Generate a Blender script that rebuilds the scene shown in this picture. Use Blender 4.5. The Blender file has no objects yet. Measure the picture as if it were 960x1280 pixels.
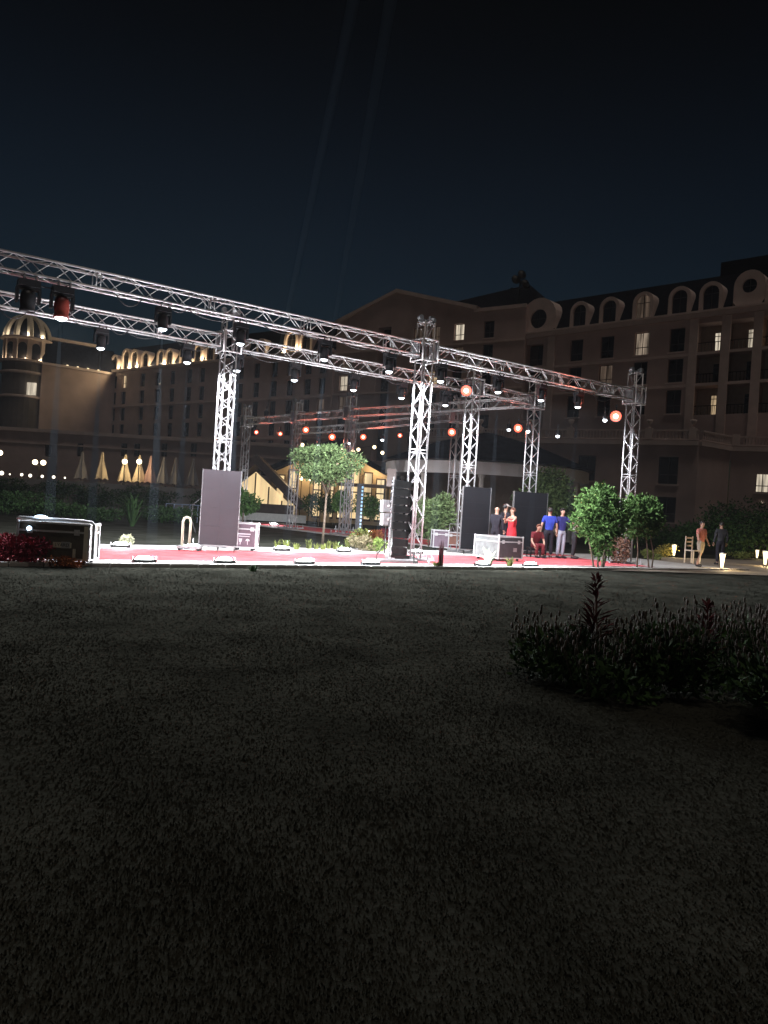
import bpy, bmesh, math, random
import numpy as np
from mathutils import Vector, Matrix, Euler
random.seed(11)
R = math.radians
SC = bpy.context.scene
COL = SC.collection

# ------------------------------------------------------------------ camera
FPX, CX, CY = 961.0, 480.0, 640.0
CAM_H, ROLL, PITCH = 1.5, R(3.6), R(-0.36)
cam_d = bpy.data.cameras.new('camera')
cam = bpy.data.objects.new('camera', cam_d)
COL.objects.link(cam)
cam_d.sensor_fit = 'HORIZONTAL'
cam_d.sensor_width = 36.0
cam_d.lens = FPX / 960.0 * 36.0
cam_d.clip_start = 0.05
cam_d.clip_end = 3000.0
CAM_M = Matrix.Translation((0, 0, CAM_H)) @ Euler((R(90) + PITCH, 0, 0)).to_matrix().to_4x4() @ Matrix.Rotation(ROLL, 4, 'Z')
cam.matrix_world = CAM_M
SC.camera = cam

# ------------------------------------------------------------------ sky, added night fill, exposure
SUN_EL, SUN_AZ = 77.0, 160.0
w = bpy.data.worlds.new('World')
SC.world = w
w.use_nodes = True
nt = w.node_tree
bg = nt.nodes['Background']
sky = nt.nodes.new('ShaderNodeTexSky')
sky.sky_type = 'NISHITA'
sky.sun_disc = False
sky.sun_elevation = R(2.0)
sky.sun_rotation = R(SUN_AZ)
sky.air_density = 1.0
sky.dust_density = 1.2
sky.ozone_density = 3.0
nt.links.new(sky.outputs[0], bg.inputs[0])
# night: the glow of the dusk sky thins out towards the zenith
tcw = nt.nodes.new('ShaderNodeTexCoord'); sep = nt.nodes.new('ShaderNodeSeparateXYZ'); mr = nt.nodes.new('ShaderNodeValToRGB')
nt.links.new(tcw.outputs['Generated'], sep.inputs[0]); nt.links.new(sep.outputs['Z'], mr.inputs['Fac'])
mr.color_ramp.interpolation = 'EASE'
_e = mr.color_ramp.elements
_e[0].position, _e[0].color = 0.20, (1, 1, 1, 1)
_e[1].position, _e[1].color = 0.60, (0.06, 0.06, 0.06, 1)
mul = nt.nodes.new('ShaderNodeMath'); mul.operation = 'MULTIPLY'; mul.inputs[1].default_value = 0.0135
nt.links.new(mr.outputs['Color'], mul.inputs[0]); nt.links.new(mul.outputs[0], bg.inputs[1])
sun_d = bpy.data.lights.new('night_fill', 'SUN')  # unseen sun lamp added as warm fill for lawn and facades
sun_d.energy = 0.37
sun_d.angle = R(12)
sun_d.color = (1.0, 0.86, 0.74)
sun = bpy.data.objects.new('night_fill', sun_d)
COL.objects.link(sun)
_az, _el = R(SUN_AZ), R(SUN_EL)
_sd = Vector((math.sin(_az) * math.cos(_el), math.cos(_az) * math.cos(_el), math.sin(_el)))
sun.rotation_euler = (-_sd).to_track_quat('-Z', 'Y').to_euler()
sun.location = (-20, -30, 40)
SC.view_settings.view_transform = 'Standard'
SC.view_settings.look = 'None'
SC.view_settings.exposure = 0.0
SC.view_settings.gamma = 1.0
SC.view_settings.use_curve_mapping = False
SC.cycles.use_denoising = True
SC.cycles.max_bounces = 5
SC.cycles.diffuse_bounces = 2
SC.cycles.glossy_bounces = 2
SC.cycles.transmission_bounces = 3
SC.cycles.transparent_max_bounces = 6
SC.cycles.volume_bounces = 0
SC.cycles.sample_clamp_indirect = 2.0
SC.cycles.caustics_reflective = False
SC.cycles.caustics_refractive = False

# ------------------------------------------------------------------ pixel helpers (photo pixels, 960 x 1280)
CR = CAM_M.to_3x3()
def ray(x, y):
    return (CR @ Vector(((x - CX) / FPX, (CY - y) / FPX, -1.0))).normalized()
def gp(x, y, z=0.0):
    d = ray(x, y); k = (z - CAM_H) / d.z
    return Vector((d.x * k, d.y * k, z))
def at(x, y, Y):
    d = ray(x, y); k = Y / d.y
    return Vector((d.x * k, Y, CAM_H + d.z * k))
def col_at(x, Y):           # ground point in pixel column x (at horizon level) at distance Y
    hy = 634 + (x - 480) * math.tan(ROLL)
    p = at(x, hy + 1.5 * 961 / Y, Y); p.z = 0
    return p
# runway frame: t along the trusses, v across them
YAW = R(35.0)
P0 = Vector((0.87, 21.9, 0))
def rw(t, v, z=0.0):
    return Vector((P0.x + t * math.cos(YAW) - v * math.sin(YAW), P0.y + t * math.sin(YAW) + v * math.cos(YAW), z))
def t_on(x, y, v):          # t where pixel column meets the runway plane v
    d = ray(x, y); n = Vector((-math.sin(YAW), math.cos(YAW), 0))
    o = Vector((0, 0, CAM_H)); k = (n.dot(P0) + v - n.dot(o)) / n.dot(d)
    p = o + d * k
    return (p - P0).dot(Vector((math.cos(YAW), math.sin(YAW), 0))), p.z

# ------------------------------------------------------------------ materials
MATS = {}
def mat(name, c, rough=0.6, metal=0.0, var=0.15, scale=6.0, bump=0.0, bscale=None, c2=None, spec=0.5, trans=0.0):
    if name in MATS: return MATS[name]
    m = bpy.data.materials.new(name); m.use_nodes = True
    n = m.node_tree.nodes; l = m.node_tree.links
    b = n['Principled BSDF']
    b.inputs['Roughness'].default_value = rough
    b.inputs['Metallic'].default_value = metal
    b.inputs['Specular IOR Level'].default_value = spec
    if trans: b.inputs['Transmission Weight'].default_value = trans
    tc = n.new('ShaderNodeTexCoord'); nz = n.new('ShaderNodeTexNoise')
    nz.inputs['Scale'].default_value = scale; nz.inputs['Detail'].default_value = 6.0
    l.new(tc.outputs['Object'], nz.inputs['Vector'])
    rp = n.new('ShaderNodeValToRGB')
    c2 = c2 or tuple(min(1, x * (1 + var)) for x in c)
    c1 = tuple(x * (1 - var) for x in c)
    rp.color_ramp.elements[0].position = 0.3; rp.color_ramp.elements[1].position = 0.7
    rp.color_ramp.elements[0].color = (*c1, 1); rp.color_ramp.elements[1].color = (*c2, 1)
    l.new(nz.outputs['Fac'], rp.inputs['Fac']); l.new(rp.outputs['Color'], b.inputs['Base Color'])
    if bump:
        nb = n.new('ShaderNodeTexNoise'); nb.inputs['Scale'].default_value = bscale or scale * 4; nb.inputs['Detail'].default_value = 5
        l.new(tc.outputs['Object'], nb.inputs['Vector'])
        bp = n.new('ShaderNodeBump'); bp.inputs['Strength'].default_value = bump; bp.inputs['Distance'].default_value = 0.05
        l.new(nb.outputs['Fac'], bp.inputs['Height']); l.new(bp.outputs['Normal'], b.inputs['Normal'])
    MATS[name] = m
    return m
def glow(name, c, s, sample=False, var=0.0, scale=1.0):
    if name in MATS: return MATS[name]
    m = bpy.data.materials.new(name); m.use_nodes = True
    n = m.node_tree.nodes; l = m.node_tree.links
    b = n['Principled BSDF']
    b.inputs['Base Color'].default_value = (0.1, 0.1, 0.1, 1)
    b.inputs['Emission Color'].default_value = (*c, 1)
    b.inputs['Emission Strength'].default_value = s
    if var:
        tc = n.new('ShaderNodeTexCoord'); nz = n.new('ShaderNodeTexNoise'); nz.inputs['Scale'].default_value = scale
        nz.inputs['Detail'].default_value = 3
        mp = n.new('ShaderNodeMapRange'); mp.inputs[1].default_value = 0.35; mp.inputs[2].default_value = 0.65
        mp.inputs[3].default_value = s * (1 - var); mp.inputs[4].default_value = s
        mpn = n.new('ShaderNodeMapping'); mpn.inputs['Scale'].default_value = (3.0, 3.0, 0.25)
        l.new(tc.outputs['Object'], mpn.inputs['Vector']); l.new(mpn.outputs[0], nz.inputs['Vector']); l.new(nz.outputs['Fac'], mp.inputs[0]); l.new(mp.outputs[0], b.inputs['Emission Strength'])
    if not sample: m.cycles.emission_sampling = 'NONE'
    MATS[name] = m
    return m
def leafmat(name, c, var=0.45, scale=3.0):
    m = mat(name, c, 0.75, 0, var, scale, spec=0.12)
    return m
ALU = mat('aluminium', (0.54, 0.53, 0.54), 0.42, 0.5, 0.12, 20)
STEEL = mat('dull steel', (0.35, 0.35, 0.36), 0.45, 0.7, 0.15, 12)
BLACK = mat('black plastic', (0.015, 0.015, 0.017), 0.45, 0, 0.2, 15)
BLACKP = mat('black plywood', (0.03, 0.03, 0.034), 0.5, 0, 0.25, 9, 0.1)
WHITEP = mat('white paint', (0.7, 0.69, 0.66), 0.5, 0, 0.08, 8)
DARKM = mat('dark metal', (0.03, 0.03, 0.03), 0.4, 0.6, 0.2, 10)
WALL = mat('cream render', (0.55, 0.435, 0.415), 0.9, 0, 0.14, 0.35, 0.1, 8, spec=0.1)
TRIM = mat('pale stone trim', (0.68, 0.57, 0.54), 0.85, 0, 0.1, 0.8, 0.1, 9, spec=0.1)
ROOF = mat('dark slate roof', (0.012, 0.013, 0.018), 0.95, 0, 0.3, 2.0, 0.3, 12, spec=0.0)
FRAME = mat('dark window frame', (0.06, 0.05, 0.05), 0.5, 0, 0.2, 5)
GLASS = mat('dark glass', (0.024, 0.022, 0.026), 0.08, 0, 0.5, 0.4, spec=0.6)
LITWARM = glow('lit window warm', (1.0, 0.72, 0.42), 0.75, var=0.75, scale=1.3)
LITCOOL = glow('lit window pale', (1.0, 0.86, 0.66), 0.8, var=0.7, scale=1.1)
LITDIM = glow('lit window dim', (1.0, 0.7, 0.5), 0.10, var=0.8, scale=0.9)
TIMBER = mat('dark timber', (0.06, 0.035, 0.025), 0.6, 0, 0.3, 4)
SKIN = mat('skin', (0.42, 0.24, 0.17), 0.5, 0, 0.05, 8)
HAIR = mat('dark hair', (0.012, 0.009, 0.008), 0.5, 0, 0.3, 30)
BARK = mat('bark', (0.20, 0.15, 0.11), 0.85, 0, 0.3, 14, 0.4)

# ------------------------------------------------------------------ mesh builder
class MB:
    def __init__(s): s.v = []; s.f = []
    def add(s, vs, fs):
        o = len(s.v); s.v += [tuple(v) for v in vs]; s.f += [tuple(i + o for i in f) for f in fs]; return s
    def box(s, c, d, rot=None):
        hx, hy, hz = d[0] / 2, d[1] / 2, d[2] / 2
        vs = [Vector((x, y, z)) for z in (-hz, hz) for y in (-hy, hy) for x in (-hx, hx)]
        if rot is not None: vs = [rot @ v for v in vs]
        c = Vector(c)
        return s.add([v + c for v in vs], [(0, 2, 3, 1), (4, 5, 7, 6), (0, 1, 5, 4), (2, 6, 7, 3), (0, 4, 6, 2), (1, 3, 7, 5)])
    def bx(s, x0, x1, y0, y1, z0, z1):
        return s.box(((x0 + x1) / 2, (y0 + y1) / 2, (z0 + z1) / 2), (x1 - x0, y1 - y0, z1 - z0))
    def tube(s, pts, r, n=6, caps=True):
        pts = [Vector(p) for p in pts]
        rs = r if isinstance(r, (list, tuple)) else [r] * len(pts)
        rings = []; ref = None
        for i, p in enumerate(pts):
            d = (pts[min(i + 1, len(pts) - 1)] - pts[max(i - 1, 0)]).normalized()
            if ref is None:
                ref = d.orthogonal().normalized()
            u = (ref - d * ref.dot(d))
            u = u.normalized() if u.length > 1e-6 else d.orthogonal().normalized()
            ref = u; w_ = d.cross(u)
            rings.append([p + (u * math.cos(2 * math.pi * k / n) + w_ * math.sin(2 * math.pi * k / n)) * rs[i] for k in range(n)])
        vs = [q for rg in rings for q in rg]; fs = []
        for i in range(len(pts) - 1):
            for k in range(n):
                fs.append((i * n + k, i * n + (k + 1) % n, (i + 1) * n + (k + 1) % n, (i + 1) * n + k))
        if caps:
            fs.append(tuple(range(n - 1, -1, -1))); fs.append(tuple((len(pts) - 1) * n + k for k in range(n)))
        return s.add(vs, fs)
    def lathe(s, prof, n=12, c=(0, 0, 0), sx=1.0, sy=1.0, a0=0.0, a1=None):
        full = a1 is None; a1 = 2 * math.pi if full else a1
        m = n if full else n + 1
        vs = []
        for r, z in prof:
            for k in range(m):
                a = a0 + (a1 - a0) * k / n
                vs.append((c[0] + r * math.cos(a) * sx, c[1] + r * math.sin(a) * sy, c[2] + z))
        fs = []
        for i in range(len(prof) - 1):
            for k in range(n):
                k2 = (k + 1) % m
                fs.append((i * m + k, i * m + k2, (i + 1) * m + k2, (i + 1) * m + k))
        return s.add(vs, fs)
    def prism(s, poly, y0, y1):     # polygon in (x, z) pushed along y
        n = len(poly)
        vs = [(x, y0, z) for x, z in poly] + [(x, y1, z) for x, z in poly]
        fs = [tuple(range(n)), tuple(range(2 * n - 1, n - 1, -1))] + [(i, i + n, (i + 1) % n + n, (i + 1) % n) for i in range(n)]
        return s.add(vs, fs)
    def ball(s, c, r, n=10, m=6, sc=(1, 1, 1)):
        prof = [(max(1e-4, r * math.sin(math.pi * i / m)), -r * math.cos(math.pi * i / m) * sc[2]) for i in range(m + 1)]
        return s.lathe(prof, n, c, sc[0], sc[1])
    def mesh(s, name, m, smooth=False):
        me = bpy.data.meshes.new(name); me.from_pydata(s.v, [], s.f); me.validate(); me.update()
        if m: me.materials.append(m)
        if smooth: me.polygons.foreach_set('use_smooth', [True] * len(me.polygons))
        return me
    def build(s, name, m, parent=None, loc=(0, 0, 0), rot=(0, 0, 0), smooth=False):
        return link(name, s.mesh(name, m, smooth), parent, loc, rot)
def link(name, me, parent=None, loc=(0, 0, 0), rot=(0, 0, 0)):
    o = bpy.data.objects.new(name, me); COL.objects.link(o)
    o.location = loc; o.rotation_euler = rot
    if parent is not None: o.parent = parent
    return o
def tag(o, label, cat, group=None):
    o['label'] = label; o['category'] = cat
    if group: o['group'] = group
    return o
def thing(name, label, cat, loc=(0, 0, 0), rz=0.0, group=None):
    o = link(name, None, None, loc, (0, 0, rz)); o.empty_display_size = 0.2
    return tag(o, label, cat, group)
def struct(o):
    o['kind'] = 'structure'; return o
def copy_tree(o, parent=None):
    c = o.copy(); COL.objects.link(c); c.parent = parent
    for ch in list(o.children): copy_tree(ch, c)
    return c
def lamp(kind, loc, power, color, parent=None, radius=0.05, rot=None, cone=None, blend=0.3):
    d = bpy.data.lights.new('lamp_light', kind); d.energy = power; d.color = color
    d.shadow_soft_size = radius
    if kind == 'SPOT': d.spot_size = cone; d.spot_blend = blend
    o = bpy.data.objects.new('lamp_light', d); COL.objects.link(o); o.location = loc
    if rot: o.rotation_euler = rot
    if parent is not None: o.parent = parent
    return o

# ------------------------------------------------------------------ the ground
LAWN = mat('lawn soil and turf', (0.038, 0.039, 0.031), 0.95, 0, 0.35, 1.1, 0.3, 14, spec=0.0)
g = MB(); N = 24
g.add([(-500, -60, 0), (500, -60, 0), (500, 900, 0), (-500, 900, 0)], [(0, 1, 2, 3)])
struct(g.build('ground', LAWN))

rng = np.random.default_rng(5)
NB = 240000
Yb = 2.0 * (30.0 / 2.0) ** rng.random(NB)
Xb = (rng.random(NB) * 2 - 1) * 0.72 * Yb + 0.0
# keep blades off the paving
tv = -(Xb - P0.x) * math.sin(YAW) + (Yb - P0.y) * math.cos(YAW)
keep = tv < -2.25
# patchy cover
pat = np.sin(Xb * 1.9 + 1.3 * np.sin(Yb * 1.1)) * np.sin(Yb * 1.3 + np.cos(Xb * 0.8)) + 0.5 * np.sin(Xb * 5.1 + Yb * 3.7)
keep &= rng.random(NB) < (0.88 + 0.12 * pat)
Xb, Yb, pat = Xb[keep], Yb[keep], pat[keep]; n = len(Xb)
hh = (0.005 + 0.010 * rng.random(n)) * (1 + 0.15 * pat) * (1 + Yb / 60)
ww = 0.0017 * (1 + Yb / 2.5)
an = rng.random(n) * 6.283; ln = rng.random(n) * 0.9
la = rng.random(n) * 6.283
co = np.zeros((n, 3, 3), np.float32)
co[:, 0, 0] = Xb - ww * np.cos(an); co[:, 0, 1] = Yb - ww * np.sin(an)
co[:, 1, 0] = Xb + ww * np.cos(an); co[:, 1, 1] = Yb + ww * np.sin(an)
co[:, 2, 0] = Xb + hh * ln * np.cos(la); co[:, 2, 1] = Yb + hh * ln * np.sin(la); co[:, 2, 2] = hh
me = bpy.data.meshes.new('grass')
me.vertices.add(n * 3); me.vertices.foreach_set('co', co.ravel())
me.loops.add(n * 3); me.loops.foreach_set('vertex_index', np.arange(n * 3, dtype=np.int32))
me.polygons.add(n); me.polygons.foreach_set('loop_start', np.arange(0, n * 3, 3, dtype=np.int32))
me.update()
GRASSM = mat('grass blades', (0.040, 0.040, 0.031), 0.95, 0, 0.3, 1.1, spec=0.0, c2=(0.055, 0.053, 0.041))
_n = GRASSM.node_tree.nodes.new('ShaderNodeCombineXYZ'); _n.inputs[2].default_value = 1.0   # thin blades shade like the turf they form
GRASSM.node_tree.links.new(_n.outputs[0], GRASSM.node_tree.nodes['Principled BSDF'].inputs['Normal'])
me.materials.append(GRASSM)
go = link('grass', me); go['kind'] = 'stuff'; tag(go, 'short dark mown grass of the wide lawn before the runway', 'grass')

# paving under the runway, red carpet on it, second arm towards the restaurant
def quad_tv(name, pts, z, th, m, parent=None):
    b = MB(); vs = [rw(t, v, z) for t, v in pts]; nn = len(vs)
    lo = [(p.x, p.y, z - th) for p in vs]
    b.add([tuple(p) for p in vs] + lo, [tuple(range(nn))] + [(i, i + nn, (i + 1) % nn + nn, (i + 1) % nn) for i in range(nn)])
    return b.build(name, m, parent)
PAVE = mat('pale paving', (0.46, 0.44, 0.42), 0.75, 0, 0.15, 1.5, 0.15, 10)
def grp_rect(pts, z, th, name, m):
    return quad_tv(name, pts, z, th, m)
pv = struct(quad_tv('pavement', [(-20, -2.0), (13.6, -2.0), (13.6, 4.6), (11.5, 4.6), (10.0, 27), (5.2, 27), (6.6, 4.6), (-20, 2.75)], 0.045, 0.05, PAVE))
# slab joints near the edge are real slabs along the front kerb
kerb_me = MB().bx(0.01, 0.59, 0, 0.16, -0.04, 0.075).mesh('kerb_stone', mat('kerb stone', (0.55, 0.53, 0.50), 0.8, 0, 0.12, 3, 0.2))
for i in range(54):
    link('kerb_stone', kerb_me, None, rw(-18.6 + i * 0.6, -2.17), (0, 0, YAW + R(random.uniform(-.3, .3)))).parent = pv
CARPET = mat('red carpet pile', (0.5, 0.10, 0.11), 0.95, 0, 0.28, 2.2, 0.7, 3.5, spec=0.05)
rc = thing('red_carpet', 'long red carpet laid on the paving along the lit runway', 'carpet')
quad_tv('carpet_strip', [(-20, -1.42), (9.3, -1.42), (9.3, 2.2), (-20, 2.2)], 0.057, 0.01, CARPET, rc)
rc2 = thing('red_carpet', 'red carpet strip running back between the far trusses', 'carpet')
quad_tv('carpet_strip', [(6.9, 3.0), (10.4, 3.0), (9.0, 26), (6.0, 26)], 0.057, 0.01, CARPET, rc2)
TAPE = mat('white edge tape', (0.75, 0.74, 0.72), 0.6, 0, 0.05, 5)
for v0, v1 in ((-1.40, -1.30), (2.08, 2.18)):
    quad_tv('edge_tape', [(-20, v0), (9.2, v0), (9.2, v1), (-20, v1)], 0.061, 0.003, TAPE, rc)

# right-hand garden path with bollards
def ground_poly(name, pix, z, m):
    b = MB(); ps = [gp(*p) for p in pix]
    b.add([(p.x, p.y, z) for p in ps] + [(p.x, p.y, z - 0.1) for p in ps], [tuple(range(len(ps)))] + [(i, i + len(ps), (i + 1) % len(ps) + len(ps), (i + 1) % len(ps)) for i in range(len(ps))])
    return struct(b.build(name, m))
PATH = mat('brown paving', (0.30, 0.25, 0.20), 0.8, 0, 0.2, 1.2, 0.2, 8)
pb = MB()
a, b_, c, d = gp(800, 706), gp(1010, 709), gp(1010, 722), gp(765, 714)
pb.add([(p.x, p.y, 0.03) for p in (d, c, b_, a)], [(0, 1, 2, 3)])
a, b_, c, d = gp(815, 697), gp(1010, 703), gp(1010, 709), gp(800, 706)
pb.add([(p.x, p.y, 0.03) for p in (d, c, b_, a)], [(0, 1, 2, 3)])
struct(pb.build('path', PATH))

# ------------------------------------------------------------------ trusses
TS = 0.35
def truss(parent, L, vert, bay, individual=True, S=TS, cr=0.026, br=0.011, ring=3.0):
    h = S / 2
    f = (lambda a, b, c: (b, c, a)) if vert else (lambda a, b, c: (a, b, c))
    cme = MB().tube([f(0, 0, 0), f(L, 0, 0)], cr, 8).mesh('chord', ALU, True)
    for sb in (-h, h):
        for sc_ in (-h, h):
            link('chord', cme, parent, f(0, sb, sc_))
    n = max(1, round(L / bay)); bay = L / n
    faces = [((-h, -h), (h, -h)), ((h, -h), (h, h)), ((h, h), (-h, h)), ((-h, h), (-h, -h))]
    joined = MB()
    for q, (p, r_) in enumerate(faces):
        mes = []
        for flip in (0, 1):
            A, B = (p, r_) if not flip else (r_, p)
            mb = MB().tube([f(0, *A), f(bay, *B)], br, 5, False)
            mes.append(mb if not individual else mb.mesh('brace', ALU, True))
        for k in range(n):
            fl = (k + q) % 2
            if individual:
                link('brace', mes[fl], parent, f(k * bay, 0, 0))
            else:
                off = Vector(f(k * bay, 0, 0)); joined.add([Vector(v) + off for v in mes[fl].v], mes[fl].f)
    if not individual:
        joined.build('bracing', ALU, parent, smooth=True)
    k = 0.0
    rm = MB()
    for p, r_ in faces:
        rm.tube([f(0, *p), f(0, *r_)], br * 1.3, 5)
    rme = rm.mesh('end_frame', ALU, True)
    pos = [0.02]
    while pos[-1] + ring < L - 0.5: pos += [pos[-1] + ring, pos[-1] + ring + 0.09]
    pos.append(L - 0.02)
    for a in pos: link('end_frame', rme, parent, f(a, 0, 0))
BEAM_Z = 5.95
def tower(t, v, label, H=6.75, bay=0.385, individual=True, z_sleeve=BEAM_Z, base=True, loc=None):
    th = thing('truss_tower', label, 'truss', loc or rw(t, v, 0.05), YAW, 'lighting truss towers')
    truss(th, H - 0.04, True, bay, individual)
    for ch in th.children: ch.location.z += 0.04
    # base with outriggers
    b = MB().box((0, 0, 0.02), (0.75, 0.75, 0.035))
    for s in (-1, 1):
        b.box((0, s * 0.5, 0.035), (0.09, 0.55, 0.06)); b.box((s * 0.5, 0, 0.035), (0.55, 0.09, 0.06))
        b.tube([(0, s * 0.72, -0.0), (0, s * 0.72, 0.22)], 0.018, 6); b.tube([(s * 0.72, 0, 0), (s * 0.72, 0, 0.22)], 0.018, 6)
    b.build('base', STEEL, th)
    # sleeve block that carries the beams
    s = MB(); q = 0.27
    for sx in (-q, q):
        for sy in (-q, q):
            s.tube([(sx, sy, z_sleeve - 0.33), (sx, sy, z_sleeve + 0.33)], 0.028, 6)
    for z in (-0.3, 0.3):
        for sx in (-q, q):
            s.tube([(sx, -q, z_sleeve + z), (sx, q, z_sleeve + z)], 0.024, 6); s.tube([(-q, sx, z_sleeve + z), (q, sx, z_sleeve + z)], 0.024, 6)
    s.build('sleeve_block', ALU, th, smooth=True)
    for sx in (-q - 0.03, q + 0.03):
        MB().box((sx, 0, z_sleeve), (0.012, 0.34, 0.5)).build('sleeve_plate', STEEL, th)
    # hoist head
    c = MB()
    c.box((0, 0, H + 0.04), (0.52, 0.1, 0.09)); c.box((0, 0.0, H + 0.05), (0.1, 0.52, 0.08))
    for s_ in (-1, 1):
        c.tube([(s_ * 0.22, -0.06, H + 0.12), (s_ * 0.22, 0.06, H + 0.12)], 0.075, 10)
        c.tube([(0.05, s_ * 0.22, H + 0.1), (-0.05, s_ * 0.22, H + 0.1)], 0.06, 10)
    c.build('hoist_head', STEEL, th)
    return th
tower(0, 0, 'tall aluminium truss tower beside the black speaker column, carrying the front beam')
tower(9.45, 0, 'tall aluminium truss tower rising behind the two leafy shrubs')
tower(-4.35, 3.7, 'aluminium truss tower standing behind the tall purple-grey screen panel', bay=0.26)
tower(5.05, 3.6, 'aluminium truss tower above the black screen with a red lamp at its top', bay=0.30)
tower(8.6, 4.0, 'pink-lit truss tower behind the woman in red, carrying the corner of the beams', bay=0.30)
tower(-14.5, 0, 'aluminium truss tower carrying the left end of the front beam')
tower(-14.5, 3.7, 'aluminium truss tower carrying the left end of the rear beam')
def beam(A, B, label, individual=True, bay=0.385, z=BEAM_Z):
    d = B - A; L = d.length
    th = thing('truss_beam', label, 'truss', (A.x, A.y, z + 0.05), math.atan2(d.y, d.x), 'horizontal truss beams')
    truss(th, L, False, bay, individual, ring=2.5)
    if individual:
        rn_ = random.Random(int(L * 100)); a = 0.3
        while a < L - 0.8:
            w_ = rn_.uniform(0.5, 1.5); e = min(a + w_, L - 0.2); sag = rn_.uniform(0.05, 0.22); y = rn_.choice((-0.17, 0.0, 0.16))
            MB().tube([(a + (e - a) * k / 6, y, -0.19 - sag * (1 - (2 * k / 6 - 1) ** 2)) for k in range(7)], 0.012, 5).build('cable', BLACK, th, smooth=True)
            a = e if rn_.random() < 0.7 else e + rn_.uniform(0.3, 1.2)
    return th
beam(rw(-14.2, 0), rw(-0.3, 0), 'upper front truss beam ending left of the speaker column tower')
beam(rw(0.3, 0), rw(9.15, 0), 'front truss beam between the speaker column tower and the shrub tower')
beam(rw(-14.2, 3.7), rw(-4.67, 3.7), 'rear truss beam ending at the tower behind the purple-grey screen')
beam(rw(-4.03, 3.7), rw(4.73, 3.6), 'rear truss beam starting at the purple-grey screen tower, passing behind the speaker tower')
beam(rw(5.37, 3.6), rw(8.38, 3.97), 'short rear truss beam between the two black screens')
B3 = [(8.7, 4.0), (6.75, 14.5), (6.3, 19.1), (5.7, 24.2)]
B4 = [(12.2, 4.2), (10.2, 10.5), (10.5, 20.2), (10.2, 26.5)]
tower(*B3[1], 'far truss tower behind the umbrella-shaped tree, its left neighbour nearer the lit gable', individual=False)
tower(*B3[2], 'far truss tower just left of the umbrella-shaped tree trunk', individual=False)
tower(*B3[3], 'farthest truss tower beside the lit gable of the restaurant', individual=False)
tower(*B4[1], 'red-lit truss tower partly hidden by the black screen tower', individual=False)
tower(*B4[2], 'far truss tower right of the umbrella-shaped tree by the blue light column', individual=False)
for i in range(3):
    beam(rw(*B3[i]), rw(*B3[i + 1]), ['far truss beam running back from the pink-lit corner tower', 'far truss beam above the umbrella-shaped tree', 'farthest truss beam reaching the tower by the lit gable'][i], False)
for i in (1, 2):
    beam(rw(*B4[i]), rw(*B4[i + 1]), ['lower-looking far truss beam behind the far runway arm', 'far truss beam end behind the restaurant lights'][i - 1], False)

# ------------------------------------------------------------------ stage lights
WHITE_LENS = glow('white lamp lens', (0.82, 0.92, 1.0), 9.0)
BEAMV = bpy.data.materials.new('added beam smoke'); BEAMV.use_nodes = True
_bn = BEAMV.node_tree.nodes; _bn.clear()
_bo = _bn.new('ShaderNodeOutputMaterial'); _bv = _bn.new('ShaderNodeVolumePrincipled')
_bv.inputs['Color'].default_value = (0.7, 0.85, 1.0, 1); _bv.inputs['Density'].default_value = 0.0008
BEAMV.node_tree.links.new(_bv.outputs[0], _bo.inputs['Volume'])
def light_beam(M, L, half, label, group, r0=0.02):
    # smoke cone added so one lamp's beam shows; the lamp itself lights it
    o = MB().lathe([(0.0001, 0), (r0, 0), (r0 + L * math.tan(half), -L), (0.0001, -L)], 12).build('light_beam', BEAMV)
    o.matrix_world = M; o['kind'] = 'stuff'
    return tag(o, label, 'light beam', group)
def moving_head(p, label, group, lit=True, red=False, spin=0.0, tilt=0.0, power=40000, k=1.0):
    th = thing('moving_head_light', label, 'stage light', p, YAW + spin, group)
    th.scale = (k, k, k)
    bm_ = MB().box((0, 0, -0.10), (0.36, 0.26, 0.12)); bm_.build('base', BLACK, th)
    for sx in (-0.1, 0.1): MB().tube([(sx, -0.16, 0.03), (sx, -0.1, -0.04)], 0.02, 6).build('clamp', DARKM, th)
    y = MB().box((0, 0, -0.185), (0.40, 0.16, 0.05))
    for s in (-1, 1): y.box((s * 0.185, 0, -0.32), (0.045, 0.14, 0.26))
    y.build('yoke', BLACK, th)
    hd = MB().lathe([(0.02, 0.19), (0.10, 0.18), (0.135, 0.10), (0.135, -0.04), (0.12, -0.12), (0.135, -0.16), (0.135, -0.2), (0.115, -0.2), (0.11, -0.17)], 14)
    h = hd.build('head', BLACK if not red else mat('shell with painted red light', (0.20, 0.03, 0.02), 0.5), th, (0, 0, -0.40), (tilt, 0, 0), True)  # red light on this shell is painted into its colour
    if lit:
        MB().lathe([(0.0001, -0.255), (0.05, -0.248), (0.085, -0.228), (0.108, -0.195)], 14).build('lens', WHITE_LENS, h, smooth=True)
        lamp('SPOT', (0, 0, -0.30), power, (0.28, 0.55, 1.0), h, 0.05, cone=R(2.8), blend=0.4)
        M = Matrix.Translation(p) @ Matrix.Rotation(YAW + spin, 4, 'Z') @ Matrix.Scale(k, 4) @ Matrix.Translation((0, 0, -0.40)) @ Matrix.Rotation(tilt, 4, 'X') @ Matrix.Translation((0, 0, -0.31))
        light_beam(M, (p.z - 0.75 * k - 0.12) / k, R(1.3), 'faint blue-white light beam falling from a moving head lamp', 'light beams under the moving heads')
        lamp('SPOT', (0, 0, -0.30), 720, (0.9, 0.93, 1.0), h, 0.08, cone=R(176), blend=0.15)  # wide spill lamp added to brighten lawn and carpet
    else:
        MB().lathe([(0.0001, -0.178), (0.10, -0.178)], 14).build('lens', GLASS, h)
    return th
ZH = BEAM_Z - 0.2
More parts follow.
